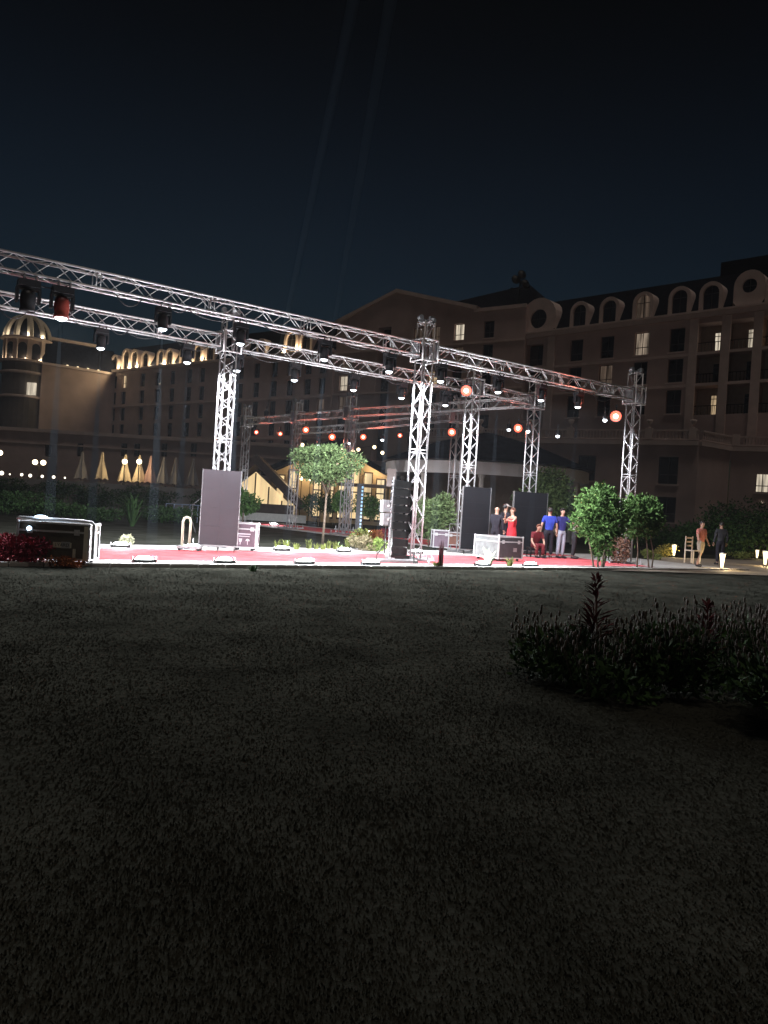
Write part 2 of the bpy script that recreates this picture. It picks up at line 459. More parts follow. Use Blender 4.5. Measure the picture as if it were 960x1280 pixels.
L1 = [(35, 372), (77, 386), (203, 412), (300, 435), (405, 454), (486, 471), (550, 486), (622, 497), (676, 506), (722, 514)]
for i, (x, y) in enumerate(L1):
    t, z = t_on(x, y, -0.05)
    lab = 'black moving head stage light hanging from the front truss beam, white lens down'
    gr = 'moving head lights under the front beam'
    if i == 0: lab, gr = 'large unlit black moving head stage light on the front beam', None
    if i == 1: lab, gr = 'moving head stage light with red light painted on its head shell, hung from the front beam', None
    o = moving_head(rw(t, -0.05, ZH), lab, gr, lit=i > 0, red=i == 1, tilt=R(random.uniform(-2, 2)), k=1.15 if i < 2 else 0.88)
L2 = [(126, 437), (234, 456), (296, 468), (368, 479), (442, 492), (502, 502), (557, 509)]
for i, (x, y) in enumerate(L2):
    t, z = t_on(x, y, 3.6)
    moving_head(rw(t, 3.62, ZH), 'black moving head stage light hanging from the rear truss beam, white lens down', 'moving head lights under the rear beam', tilt=R(random.uniform(-2, 2)), k=0.9)
# red wash lamps
REDL = glow('red lamp lens', (1.0, 0.09, 0.035), 3.0)
REDC = glow('red lamp core', (1.0, 0.6, 0.4), 8.0)
def wash(p, label, aim, r=0.14, power=350, group='red wash lamps', orange=False):
    d = (Vector(aim) - Vector(p)); rz = math.atan2(d.y, d.x) - math.pi / 2
    th = thing('wash_light', label, 'stage light', p, rz, group)
    el = math.atan2(d.z, math.hypot(d.x, d.y))
    MB().tube([(0, 0, 0.34), (0, 0, 0.16)], 0.02, 6).box((0, 0, 0.33), (0.06, 0.1, 0.1)).build('clamp', DARKM, th)
    y = MB().box((0, 0, 0.17), (2 * r + 0.1, 0.05, 0.02))
    for s in (-1, 1): y.box((s * (r + 0.04), 0, 0.07), (0.02, 0.05, 0.2))
    y.build('yoke', BLACK, th)
    bd = MB().lathe([(0.03, 0.22), (r * 0.8, 0.2), (r, 0.05), (r + 0.012, -0.1), (r, -0.1), (r * 0.95, -0.06)], 16).build('body', BLACK, th, (0, 0, 0), (R(90) + el, 0, 0), True)
    MB().lathe([(r * 0.45, -0.072), (r * 0.96, -0.07)], 16).build('lens', REDL, bd)
    MB().lathe([(0.0001, -0.074), (r * 0.45, -0.072)], 16).build('lamp_core', REDC, bd)
    lamp('SPOT', (0, 0, -0.13), power, (1.0, 0.2, 0.12), bd, 0.08, cone=R(140), blend=0.6)
    return th
CAMP = Vector((0, 0, 1.5))
def on_tv(x, y, v):
    t, z = t_on(x, y, v); return rw(t, v, z)
wash(on_tv(770, 520, -0.35), 'bright red wash lamp beside the tower behind the leafy shrubs', (2, 12, 1.0), 0.19, 300)
wash(on_tv(583, 488, 3.1), 'bright orange-red wash lamp at the top of the black screen tower', (0, 12, 1.0), 0.19, 300)
def arm_pt(x, y, line):
    # a lamp hung at a usual 5.3 m under an arm of the far trusses: distance from the line it hangs on
    best = None
    for i in range(len(line) - 1):
        A, B = rw(*line[i]), rw(*line[i + 1])
        for k in range(61):
            p = A.lerp(B, k / 60); p.z = 5.3
            q = CR.inverted() @ (p - CAMP); px = CX + FPX * q.x / -q.z
            e = abs(px - x)
            if best is None or e < best[0]: best = (e, p.copy())
    p = best[1]; h = at(x, y, p.y); return h
for x, y, ln, lab in ((648, 535, B3, 'red wash lamp hung left of the pink-lit corner tower'), (565, 540, B3, 'red wash lamp glowing between the speaker tower and the black screen tower'),
                      (500, 544, B4, 'dim orange wash lamp behind the speaker column tower'), (454, 546, B4, 'red wash lamp right of the umbrella-shaped tree crown'),
                      (415, 546, B3, 'red wash lamp just above the umbrella-shaped tree crown'), (382, 537, B3, 'red wash lamp left above the umbrella-shaped tree crown'),
                      (350, 542, B3, 'orange wash lamp between the two farthest truss towers'), (320, 540, B3, 'red wash lamp next to the farthest truss tower')):
    p = arm_pt(x, y, ln)
    wash(p, lab, (p.x * 0.2, p.y - 12, 1.5), 0.17 if x not in (500, 350, 320) else 0.12, 120 if x not in (500, 350) else 50)
for k, (x, y) in enumerate(((333, 517), (398, 556), (436, 553), (478, 549), (660, 538), (697, 544), (756, 524), (636, 536))):
    ln = B3 if x < 640 else None
    p = arm_pt(x, y, B3) if ln else on_tv(x, y, 3.2 if x < 720 else -0.1)
    th = thing('spot_light', 'small white spot lamp on the far trusses' if ln else 'small white spot lamp under the right trusses', 'stage light', p, 0, 'small white spot lamps far' if ln else 'small white spot lamps right')
    MB().lathe([(0.03, 0.2), (0.08, 0.18), (0.09, 0.0), (0.09, -0.03)], 12).tube([(0, 0.02, 0.18), (0, 0.02, 0.42)], 0.02, 6).build('body', BLACK, th, smooth=True)
    MB().ball((0, -0.02, -0.03), 0.075, 10, 6).build('lens', WHITE_LENS, th, smooth=True)
# floor lights along both carpet edges
FLOORL = glow('white floor lamp lens', (0.93, 0.97, 1.0), 30.0)
def floor_light(p, label, group, power=1100, col=(0.92, 0.96, 1.0)):
    th = thing('floor_light', label, 'floor light', p, YAW, group)
    th.scale = (1.3, 1.3, 1.15)
    MB().box((0, 0, 0.035), (0.34, 0.18, 0.07)).build('housing', DARKM, th)
    for sx in (-0.19, 0.19): MB().tube([(sx, 0, 0.0), (sx, 0, 0.12)], 0.012, 5).build('bracket', STEEL, th)
    MB().lathe([(0.0001, 0.055), (0.06, 0.045), (0.085, 0.0)], 12, (0, 0, 0.072), 1.8, 0.95).build('lens', FLOORL, th, smooth=True)
    lamp('SPOT', (0, 0, 0.16), power * 0.46, col, th, 0.06, (math.pi, 0, 0), R(128), 0.3)
    lamp('POINT', (0, 0, 0.16), 200, col, th, 0.06)
    return th
for x in (180, 280, 380, 463, 603, 663):
    p = gp(x, 703 if x < 640 else 708); t = (p - P0).dot(Vector((math.cos(YAW), math.sin(YAW), 0)))
    # keep to the straight front edge of the paving
    d = ray(x, 706); nrm = Vector((-math.sin(YAW), math.cos(YAW), 0)); k = (nrm.dot(P0) - 1.75) / nrm.dot(d)
    q = d * k; t = (q - P0).dot(Vector((math.cos(YAW), math.sin(YAW), 0)))
    floor_light(rw(t, -1.75, 0.046), 'white LED floor lamp on the front edge of the runway paving', 'floor lamps along the front edge')
for x in (150, 240, 352, 430, 520):
    d = ray(x, 690); nrm = Vector((-math.sin(YAW), math.cos(YAW), 0)); k = (nrm.dot(P0) + 2.45) / nrm.dot(d)
    q = d * k; t = (q - P0).dot(Vector((math.cos(YAW), math.sin(YAW), 0)))
    floor_light(rw(t, 2.45, 0.046), 'white LED floor lamp on the rear edge of the runway paving', 'floor lamps along the rear edge', 800)
for t, v, lab in ((9.9, 16.8, 'white floor lamp at the foot of the blue light column'), (7.0, 22.5, 'white floor lamp on the far red carpet arm')):
    floor_light(rw(t, v, 0.046), lab, None, 500)

# ------------------------------------------------------------------ LED screens
def led_screen(p, rz, label, W=1.0, H=2.0, nx=2, ny=4, m=None):
    th = thing('led_screen', label, 'screen', p, rz)
    for i in range(nx):
        for j in range(ny):
            MB().bx(-W / 2 + i * W / nx + 0.0008, -W / 2 + (i + 1) * W / nx - 0.0008, -0.04, 0.03, 0.16 + j * H / ny + 0.0008, 0.16 + (j + 1) * H / ny - 0.0008).build('panel', m, th)
    f = MB()
    for x in (-W / 2 - 0.012, W / 2 + 0.012): f.bx(x - 0.01, x + 0.01, -0.03, 0.09, 0.14, 0.17 + H)
    f.bx(-W / 2, W / 2, -0.02, 0.09, 0.12, 0.155)
    for z in (0.6, 1.2, 1.8): f.bx(-W / 2, W / 2, 0.035, 0.07, z, z + 0.04)
    f.build('frame', STEEL, th)
    MB().bx(-W / 2 + 0.01, W / 2 - 0.01, 0.031, 0.034, 0.17, 0.15 + H).build('light_block_sheet', BLACK, th)  # dark sheet added to stop light showing through the panel gaps
    for x in (-W / 2 + 0.06, 0.0, W / 2 - 0.06):
        MB().tube([(x, -0.28, 0.0), (x, -0.28, 0.12)], 0.014, 6).tube([(x, -0.28, 0.10), (x, 0.3, 0.10)], 0.02, 6).tube([(x, 0.3, 0), (x, 0.3, 0.12)], 0.014, 6).build('foot', DARKM, th)
    return th
def on_floor(x, y): return gp(x, y, 0.05)
SCR1 = mat('purple grey LED face', (0.052, 0.044, 0.052), 0.7, 0, 0.05, 3)
SCR2 = mat('black LED face', (0.007, 0.007, 0.009), 0.8, 0, 0.1, 3, spec=0.15)
s1 = on_floor(272, 689)
led_screen(s1, R(10), 'tall purple-grey LED screen panel standing in front of a truss tower', 0.98, 2.0, 2, 4, SCR1)
MB().tube([(-0.56, 0.06, 1.35), (-0.72, 0.1, 1.2), (-0.74, 0.1, 0.8), (-0.6, 0.08, 0.45)], 0.012, 6).build('cable', BLACK, [o for o in bpy.data.objects if o.name.startswith('led_screen')][0])
led_screen(rw(5.0, 3.0, 0.05), R(12), 'black LED screen under the orange-red lamp tower', 1.0, 2.2, 2, 4, SCR2)
led_screen(rw(8.0, 3.3, 0.05), R(14), 'black LED screen behind the woman in red', 1.35, 2.2, 2, 4, SCR2)

# ------------------------------------------------------------------ flight cases
def flight_case(p, rz, W, D, H, label, m=None, side=None, tilt=0.0, plate=None, icons=False, casters=True):
    th = thing('flight_case', label, 'flight case', p, rz)
    z0 = 0.1 if casters else 0.01
    MB().bx(-W / 2 + 0.004, W / 2 - 0.004, -D / 2 + 0.004, D / 2 - 0.004, z0, z0 + H * 0.76).build('body', m or BLACKP, th)
    ld = MB().bx(-W / 2 + 0.004, W / 2 - 0.004, -D / 2 + 0.004, D / 2 - 0.004, z0 + H * 0.775, z0 + H).build('lid', m or BLACKP, th)
    if side:
        MB().bx(-W / 2 - 0.002, -W / 2 + 0.003, -D / 2 + 0.02, D / 2 - 0.02, z0 + 0.02, z0 + H - 0.02).build('end_panel', side, th)
    e = 0.02
    for x in (-W / 2, W / 2):
        for y in (-D / 2, D / 2):
            MB().box((x, y, z0 + H / 2), (2 * e, 2 * e, H)).build('corner_edge', ALU, th)
    for z in (z0, z0 + H * 0.77, z0 + H):
        ring = MB()
        for y in (-D / 2, D / 2): ring.box((0, y, z), (W - 0.04, 1.7 * e, 1.7 * e))
        for x in (-W / 2, W / 2): ring.box((x, 0, z), (1.7 * e, D - 0.04, 1.7 * e))
        ring.build('edge_trim', ALU, th)
    bme = MB().ball((0, 0, 0), 0.034, 10, 6).mesh('ball_corner', ALU, True)
    for x in (-W / 2, W / 2):
        for y in (-D / 2, D / 2):
            for z in (z0, z0 + H): link('ball_corner', bme, th, (x, y, z))
    lme = MB().box((0, 0, 0), (0.1, 0.014, 0.11)).box((0, -0.012, 0.0), (0.04, 0.014, 0.05)).mesh('latch', ALU)
    for x in (-W * 0.33, W * 0.33): link('latch', lme, th, (x, -D / 2 - 0.012, z0 + H * 0.77))
    hme = MB().box((0, 0, 0), (0.16, 0.012, 0.12)).mesh('handle_dish', STEEL)
    if W > 0.85: link('handle_dish', hme, th, (W * 0.18, -D / 2 - 0.006, z0 + H * 0.4))
    if casters:
        cme = MB().tube([(0, -0.02, 0.042), (0, 0.02, 0.042)], 0.042, 12).box((0, 0, 0.085), (0.07, 0.07, 0.015)).box((0, 0.027, 0.062), (0.05, 0.006, 0.05)).mesh('caster', DARKM)
        for x in (-W / 2 + 0.1, W / 2 - 0.1):
            for y in (-D / 2 + 0.1, D / 2 - 0.1): link('caster', cme, th, (x, y, 0))
    return th
PLATE = mat('cream label plate', (0.55, 0.5, 0.4), 0.6, 0, 0.1, 6)
PRINT = mat('pale print', (0.62, 0.55, 0.6), 0.7, 0, 0.1, 6)
DPRINT = mat('dark print', (0.05, 0.045, 0.04), 0.7, 0, 0.1, 6)
def text(body, size, m, parent, loc, rot):
    cu = bpy.data.curves.new('lettering', 'FONT'); cu.body = body; cu.size = size; cu.extrude = 0.0008; cu.align_x = 'CENTER'; cu.align_y = 'CENTER'
    tmp = bpy.data.objects.new('tmp', cu); COL.objects.link(tmp)
    dg = bpy.context.evaluated_depsgraph_get(); me_ = bpy.data.meshes.new_from_object(tmp.evaluated_get(dg))
    bpy.data.objects.remove(tmp); me_.materials.clear(); me_.materials.append(m)
    return link('lettering', me_, parent, loc, rot)
BROWNP = mat('brown black plywood', (0.10, 0.085, 0.065), 0.5, 0, 0.2, 7, 0.1)
ca = flight_case(gp(72, 703, 0.05), R(4), 1.30, 0.62, 0.66, 'long flight case with cream name plate and two blue-white lamps, beside the red shrub', BROWNP)
pl = MB().box((0, 0, 0), (0.34, 0.006, 0.10)).build('name_plate', PLATE, ca, (0.17, -0.318, 0.36))
text('LYARD', 0.085, DPRINT, pl, (0, -0.004, 0), (R(90), 0, 0))
# rolled steel bar on the lid and an open end flap
MB().tube([(-0.70, -0.22, 0.80), (-0.66, -0.24, 0.83), (0.5, -0.24, 0.83), (0.68, -0.24, 0.81), (0.715, -0.24, 0.76), (0.715, -0.24, 0.12)], 0.03, 8).build('lid_bar', ALU, ca, smooth=True)
MB().box((0.60, -0.325, 0.42), (0.07, 0.02, 0.62)).build('end_flap', PLATE, ca)
MB().box((0.40, -0.325, 0.2), (0.05, 0.02, 0.2)).build('end_flap', PLATE, ca)
BLUEL = glow('blue white lamp lens', (0.55, 0.8, 1.0), 7.0)
bl1 = thing('led_lamp', 'wide blue-white LED lamp on the lid of the long flight case', 'lamp', gp(72, 703, 0.05) + Vector((-0.27, -0.2, 0.82)))
MB().box((0, 0.02, 0.02), (0.30, 0.08, 0.05)).build('housing', DARKM, bl1); MB().ball((0, -0.02, 0.035), 0.05, 12, 6, (2.6, 0.8, 0.8)).build('lens', BLUEL, bl1, smooth=True)
lamp('POINT', (0, -0.1, 0.12), 12, (0.6, 0.8, 1.0), bl1, 0.05)
bl2 = thing('led_lamp', 'small round blue-white LED lamp on the side of the long flight case', 'lamp', gp(72, 703, 0.05) + Vector((-0.42, -0.34, 0.64)))
MB().tube([(0, 0.03, 0), (0, -0.01, 0)], 0.055, 12).build('housing', DARKM, bl2); MB().ball((0, -0.015, 0), 0.045, 10, 6).build('lens', BLUEL, bl2, smooth=True)
PURP = mat('dusty black plywood', (0.13, 0.09, 0.115), 0.6, 0, 0.2, 6, 0.1)
cb = flight_case(gp(306, 688, 0.05), R(2), 0.64, 0.55, 0.66, 'square dark flight case printed with two symbols, right of the purple-grey screen', PURP)
MB().bx(-0.17, 0.17, -0.281, -0.279, 0.455, 0.485).bx(-0.15, 0.15, -0.281, -0.279, 0.395, 0.415).build('printed_lines', PRINT, cb)
ic = MB()
ic.prism([(-0.15, 0.34), (-0.05, 0.34), (-0.07, 0.25), (-0.09, 0.24), (-0.09, 0.19), (-0.06, 0.18), (-0.14, 0.18), (-0.11, 0.19), (-0.11, 0.24), (-0.13, 0.25)], -0.281, -0.279)
ic.prism([(0.04, 0.28), (0.06, 0.33), (0.1, 0.345), (0.14, 0.33), (0.16, 0.28), (0.108, 0.28), (0.108, 0.18), (0.092, 0.18), (0.092, 0.28)], -0.281, -0.279)
ic.build('printed_symbols', PRINT, cb)
cc = flight_case(gp(622, 700, 0.05), R(38), 1.08, 1.05, 0.66, 'black flight case with a white end panel, behind pale tufted plants', BLACKP, mat('pale end panel', (0.16, 0.19, 0.185), 0.5, 0, 0.25, 8))
cd = flight_case(gp(549, 687, 0.05), R(6), 0.56, 0.5, 0.62, 'dark flight case with bright aluminium edges behind the thin dark spike plant', PURP)
cd.rotation_euler = (0, 0, R(6))
ce = flight_case(gp(569, 684, 0.05), R(-4), 0.60, 0.5, 0.5, 'low flight case with orange-lit edges beside the black screen', mat('reddish plywood', (0.14, 0.06, 0.04), 0.6, 0, 0.2, 6))
MB().tube([(-0.28, -0.2, 0.62), (-0.28, -0.2, 0.95), (0.26, -0.2, 0.95), (0.26, -0.2, 0.62)], 0.016, 6).build('handle_bar', ALU, ce)

# hand truck with an upright loop, left of the screen
ht = thing('hand_truck', 'pale metal hand truck with a tall loop handle left of the purple-grey screen', 'hand truck', gp(233, 688, 0.05), R(5))
MB().box((0.08, 0, 0.09), (0.62, 0.42, 0.05)).build('deck', STEEL, ht)
CREAM = mat('cream paint', (0.62, 0.56, 0.42), 0.5, 0, 0.08, 8)
MB().tube([(-0.12, 0, 0.1), (-0.13, 0, 0.75), (-0.1, 0, 0.84), (-0.03, 0, 0.87), (0.04, 0, 0.84), (0.07, 0, 0.75), (0.06, 0, 0.1)], 0.032, 8).build('handle', CREAM, ht, smooth=True)
wm = MB().tube([(0, -0.02, 0.045), (0, 0.02, 0.045)], 0.045, 12).mesh('wheel', DARKM)
for x in (-0.16, 0.32):
    for y in (-0.16, 0.16): link('wheel', wm, ht, (x, y, 0))

# line array column, sub speakers and light column at tower two
la = thing('speaker_column', 'tall black column of line array speakers strapped beside a truss tower', 'speaker', gp(496, 699, 0.05), R(20))
for k in range(9):
    z = 0.14 + k * 0.235
    c_ = MB(); c_.prism([(-0.24, z), (0.24, z), (0.24, z + 0.19), (-0.24, z + 0.225)], -0.17, 0.2)
    cab = c_.build('cabinet', BLACK, la, (0.01 * math.sin(k * 1.7), 0.012 * math.cos(k * 2.1), 0), (0, 0, R(random.uniform(-3, 3))))
    MB().box((0, -0.176, z + 0.1), (0.42, 0.01, 0.15)).build('grille', DARKM, cab)
MB().box((0, 0.0, 0.07), (0.6, 0.5, 0.12)).build('base', DARKM, la)
MB().tube([(-0.30, -0.1, 0.1), (-0.29, -0.11, 1.2), (-0.27, -0.1, 2.32)], 0.022, 6).build('rail', ALU, la)
cb_ = MB()
for k in range(22):
    cb_.ball((-0.31 + 0.02 * math.sin(k * 2.4), -0.13, 0.2 + k * 0.095), 0.022, 6, 4, (1, 1, 1.6))
cb_.build('cable_bundle', mat('grey cable', (0.35, 0.35, 0.36), 0.5), la)
GREYS = mat('pale grey cabinet', (0.24, 0.235, 0.235), 0.5, 0, 0.06, 8)
for k, lab in enumerate(('pale grey loudspeaker cube, lower of the pair beside the black speaker column', 'pale grey loudspeaker cube, upper of the pair beside the black speaker column')):
    p = at(482.5, 657 - k * 17, 23.4); 
    sp = thing('loudspeaker', lab, 'speaker', (p.x, p.y, 0.95 + k * 0.40), R(20))
    MB().box((0, 0, 0.19), (0.30, 0.32, 0.37)).build('cabinet', GREYS, sp)
    MB().box((0, -0.163, 0.19), (0.24, 0.008, 0.31)).build('grille', STEEL, sp)
    MB().lathe([(0.03, -0.01), (0.09, 0.012), (0.105, 0.012)], 14).build('cone', GREYS, sp, (0, -0.172, 0.19), (R(90), 0, 0), True)
    MB().ball((0, -0.178, 0.19), 0.035, 8, 5).build('dust_cap', WHITEP, sp)
p = at(482.5, 657, 23.4)
st = thing('speaker_stand', 'thin steel stand under the pair of grey loudspeakers', 'stand', (p.x, p.y, 0.05), 0)
MB().tube([(0, 0, 0.05), (0, 0, 0.9)], 0.022, 8).build('pole', DARKM, st)
for k in range(3):
    a = k * 2.094
    MB().tube([(0, 0, 0.35), (0.4 * math.cos(a), 0.4 * math.sin(a), 0.015)], 0.014, 6).build('leg', DARKM, st)
sp_plat = thing('stage_plate', 'grey plate with short posts at the foot of the speaker column', 'platform', gp(490, 703, 0.047), R(20))
MB().prism([(-0.65, 0), (0.65, 0), (0.65, 0.08), (-0.65, 0.08)], -0.25, 0.25).build('deck', STEEL, sp_plat)
for x in (-0.55, 0.5): MB().tube([(x, -0.3, 0.0), (x, -0.3, 0.3)], 0.015, 6).build('post', DARKM, sp_plat)
# blue light column far back and a white bollard lamp
bc = thing('light_column', 'slim column glowing pale blue on the far runway arm', 'lamp', rw(9.6, 17.6, 0.05), 0)
MB().box((0, 0.05, 1.35), (0.34, 0.1, 2.6)).build('panel', BLACK, bc)
bgl = glow('blue light strip', (0.3, 0.62, 1.0), 1.2)
for k in range(12):
    MB().box((0.12, -0.005, 0.25 + k * 0.2), (0.09, 0.01, 0.12)).build('led', bgl, bc)

# ------------------------------------------------------------------ plants
def leaf_mesh(name, blobs, n, size, m, seed=0, up=0.0, asp=2.2):
    rg = np.random.default_rng(seed)
    wts = np.array([b[3] * b[4] * b[5] for b in blobs]); wts = wts ** 0.8; wts /= wts.sum()
    idx = rg.choice(len(blobs), n, p=wts); B = np.array(blobs)[idx]
    d = rg.normal(size=(n, 3)); d /= np.linalg.norm(d, axis=1)[:, None]
    rad = rg.random(n) ** (1 / 3) ; rad = 0.35 + 0.65 * rad; rad *= 1 + 0.13 * rg.normal(size=n)
    P = B[:, :3] + d * rad[:, None] * B[:, 3:6]
    ax = rg.normal(size=(n, 3)) + d * 0.9; ax[:, 2] += up; ax /= np.linalg.norm(ax, axis=1)[:, None]
    sd = np.cross(ax, rg.normal(size=(n, 3))); sd /= np.linalg.norm(sd, axis=1)[:, None] + 1e-9
    s = size * (0.6 + 0.8 * rg.random(n))[:, None]
    co = np.stack([P, P + ax * s * 0.45 + sd * s / asp / 1.0 * 0.5, P + ax * s, P + ax * s * 0.45 - sd * s / asp * 0.5], 1).astype(np.float32)
    co[:, :, 2] = np.maximum(co[:, :, 2], 0.01)
    me_ = bpy.data.meshes.new(name)
    me_.vertices.add(n * 4); me_.vertices.foreach_set('co', co.ravel())
    me_.loops.add(n * 4); me_.loops.foreach_set('vertex_index', np.arange(n * 4, dtype=np.int32))
    me_.polygons.add(n); me_.polygons.foreach_set('loop_start', np.arange(0, n * 4, 4, dtype=np.int32))
    me_.update(); me_.materials.append(m)
    return me_
def blobset(c, r, k, seed, small=0.45):
    rn = random.Random(seed); out = []
    for _ in range(k):
        a = rn.random() * 6.283; e = math.asin(rn.uniform(-0.8, 1)); q = rn.uniform(0.45, 0.85)
        s = rn.uniform(small * 0.7, small * 1.2)
        out.append((c[0] + r[0] * q * math.cos(a) * math.cos(e), c[1] + r[1] * q * math.sin(a) * math.cos(e), c[2] + r[2] * q * math.sin(e), r[0] * s, r[1] * s, r[2] * s))
    return out
GREEN = leafmat('mid green leaves', (0.078, 0.15, 0.042), 0.5, 5)
DGREEN = leafmat('dark green leaves', (0.035, 0.07, 0.022), 0.5, 4)
LGREEN = leafmat('yellow green leaves', (0.15, 0.17, 0.05), 0.45, 6)
REDLEAF = leafmat('dark red leaves', (0.26, 0.035, 0.05), 0.5, 5)
ORLEAF = leafmat('orange red leaves', (0.30, 0.10, 0.035), 0.5, 6)
def plant(name, label, cat, p, blobs, n, size, m, trunks=(), seed=0, group=None, up=0.0, tr=0.03, bark=None, crown='crown', asp=2.2):
    th = thing(name, label, cat, p, 0, group)
    link(crown, leaf_mesh(crown, blobs, n, size, m, seed, up, asp), th)
    for pts in trunks:
        MB().tube(pts, [tr * (1 - 0.55 * i / max(1, len(pts) - 1)) for i in range(len(pts))], 7).build('trunk' if cat == 'tree' else 'stem', bark or BARK, th, smooth=True)
    return th
# umbrella-shaped tree on the lawn behind the runway
p = gp(403, 681); S = p.y / 961.0
cz = 1.5 + (629 - 588) * S
tree = plant('umbrella_tree', 'slim young tree with a wide umbrella-shaped green crown on the lawn', 'tree', p,
      blobset((0.02, 0, cz + 0.2), (1.25, 1.1, 0.62), 20, 3, 0.42) + [(0, 0, cz + 0.02, 0.95, 0.9, 0.5), (-1.0, 0, cz + 0.5, 0.4, 0.4, 0.28), (0.95, -0.1, cz + 0.42, 0.4, 0.4, 0.28)], 9000, 0.12, leafmat('soft green leaves', (0.085, 0.125, 0.05), 0.5, 5),
      [[(0, 0, 0), (0.02, 0, 1.0), (0.03, 0.02, 2.0), (0.06, 0, cz)]] + [[(0.03, 0.01, 1.9), (0.4 * math.cos(a), 0.4 * math.sin(a), cz - 0.1), (0.9 * math.cos(a), 0.9 * math.sin(a), cz + 0.25)] for a in (0.3, 1.6, 2.8, 4.0, 5.2)], 2, tr=0.05)
# the two leafy shrubs in front of the shrub tower
p = gp(748, 711)
plant('leafy_shrub', 'large bright green shrub, the left of the two in front of the right tower', 'shrub', p,
      blobset((-0.05, 0, 1.62), (0.95, 0.8, 0.95), 20, 5, 0.36) + [(-0.1, 0, 1.55, 0.62, 0.6, 0.7), (0.1, 0, 0.75, 0.38, 0.35, 0.4)], 7500, 0.13, GREEN,
      [[(x * 0.4, y, 0), (x * 0.8, y, 0.6), (x * 1.6, y, 1.6)] for x, y in ((-0.35, 0), (0.0, 0.1), (0.3, -0.05), (0.15, -0.1))], 6, tr=0.035)
p = gp(800, 711)
plant('leafy_shrub', 'dark green shrub on several bare stems, the right of the two at the right tower', 'shrub', p,
      blobset((-0.05, 0, 1.7), (0.68, 0.65, 0.85), 18, 8, 0.4) + [(-0.1, 0, 1.6, 0.45, 0.45, 0.6)], 5200, 0.12, GREEN,
      [[(-0.1, 0, 0), (-0.1, 0.02, 0.6), (-0.2, 0, 1.4)], [(0.3, 0, 0), (0.22, 0, 0.5), (0.1, 0, 1.4)], [(0.42, 0.1, 0), (0.45, 0.1, 0.5), (0.2, 0.1, 1.5)]], 9, tr=0.03)
p = gp(772, 706)
plant('dry_shrub', 'brown dry shrub between the two leafy shrubs', 'shrub', p, [(0.05, 0, 0.5, 0.3, 0.3, 0.5)], 700, 0.1, leafmat('dry leaves', (0.16, 0.09, 0.06), 0.4, 6), seed=4, crown='foliage')
# shrub behind the speaker tower
p = gp(543, 684)
plant('oleander_shrub', 'pale green upright shrub behind the speaker column tower', 'shrub', p,
      blobset((0, 0, 1.35), (0.85, 0.7, 1.1), 20, 12, 0.33) + [(0, 0, 1.1, 0.5, 0.5, 0.8)], 4200, 0.16, leafmat('pale green leaves', (0.12, 0.17, 0.07), 0.5, 5),
      [[(x, 0, 0), (x * 1.3, 0, 1.2)] for x in (-0.25, 0.0, 0.25)], 13, up=0.5, asp=3.2)
# trees behind the group on the right
p = col_at(682, 38)
plant('garden_tree', 'dark green bushy tree behind the people in blue shirts', 'tree', p,
      blobset((0, 0, 2.4), (1.5, 1.2, 1.5), 20, 15, 0.36) + [(0, 0, 2.2, 1.0, 0.9, 1.0)], 6000, 0.2, leafmat('olive leaves', (0.075, 0.11, 0.04), 0.5, 4),
      [[(0, 0, 0), (0.05, 0, 1.0), (0.1, 0, 2.2)], [(0.2, 0, 0), (0.4, 0, 1.0), (0.5, 0, 2.2)]], 16, tr=0.07)
for i, (x, Y, w_, h_, lab) in enumerate(((302, 38, 0.6, 1.7, 'small round green tree right of the purple-grey screen top'), (452, 47, 1.3, 2.0, 'round-headed green tree behind the far truss towers'),
                                    (398, 50, 1.4, 1.9, 'dim green bush in front of the restaurant windows'), (424, 44, 0.35, 2.0, 'tiny pale green ball bush by the blue light column'))):
    p = col_at(x, Y)
    plant('garden_tree', lab, 'tree', p, blobset((0, 0, h_ * 0.75), (w_, w_ * 0.9, h_ * 0.38), 12, 30 + i, 0.45), 2200, 0.17, GREEN if i != 2 else DGREEN,
          [[(0, 0, 0), (0.04, 0, h_ * 0.4), (0, 0, h_ * 0.8)]], 40 + i, tr=0.05)
# bedding along the rear edge of the paving
def tuft(name, label, p, n, h, spread, m, wd=0.014, seed=0, cat='plant', group=None, curve=0.5):
    th = thing(name, label, cat, p, 0, group)
    rn = random.Random(seed); lm = MB()
    for k in range(n):
        a = rn.random() * 6.283; hh_ = h * rn.uniform(0.55, 1.05); s = spread * rn.uniform(0.25, 1.0)
        dx, dy = math.cos(a), math.sin(a); px, py = -dy * wd, dx * wd
        b0 = (dx * 0.03 + rn.uniform(-.04, .04), dy * 0.03 + rn.uniform(-.04, .04))
        m1 = (b0[0] + dx * s * 0.35, b0[1] + dy * s * 0.35); m2 = (b0[0] + dx * s, b0[1] + dy * s)
        lm.add([(b0[0] - px, b0[1] - py, 0), (b0[0] + px, b0[1] + py, 0), (m1[0] + px, m1[1] + py, hh_ * 0.6), (m1[0] - px, m1[1] - py, hh_ * 0.6), (m2[0], m2[1], hh_ * (1 - 0.25 * curve))],
               [(0, 1, 2, 3), (3, 2, 4)])
    lm.build('foliage', m, th)
    return th
for i, x in enumerate((346, 358, 370, 386, 395, 404, 411, 419, 427, 434)):
    p = gp(x, 687.5 + (i % 3) * 0.7)
    tuft('bedding_plant', 'small yellow-green bedding plant along the rear edge of the runway', p, 26, random.uniform(0.25, 0.42), 0.14, LGREEN, 0.022, 50 + i, group='bedding plants by the runway')
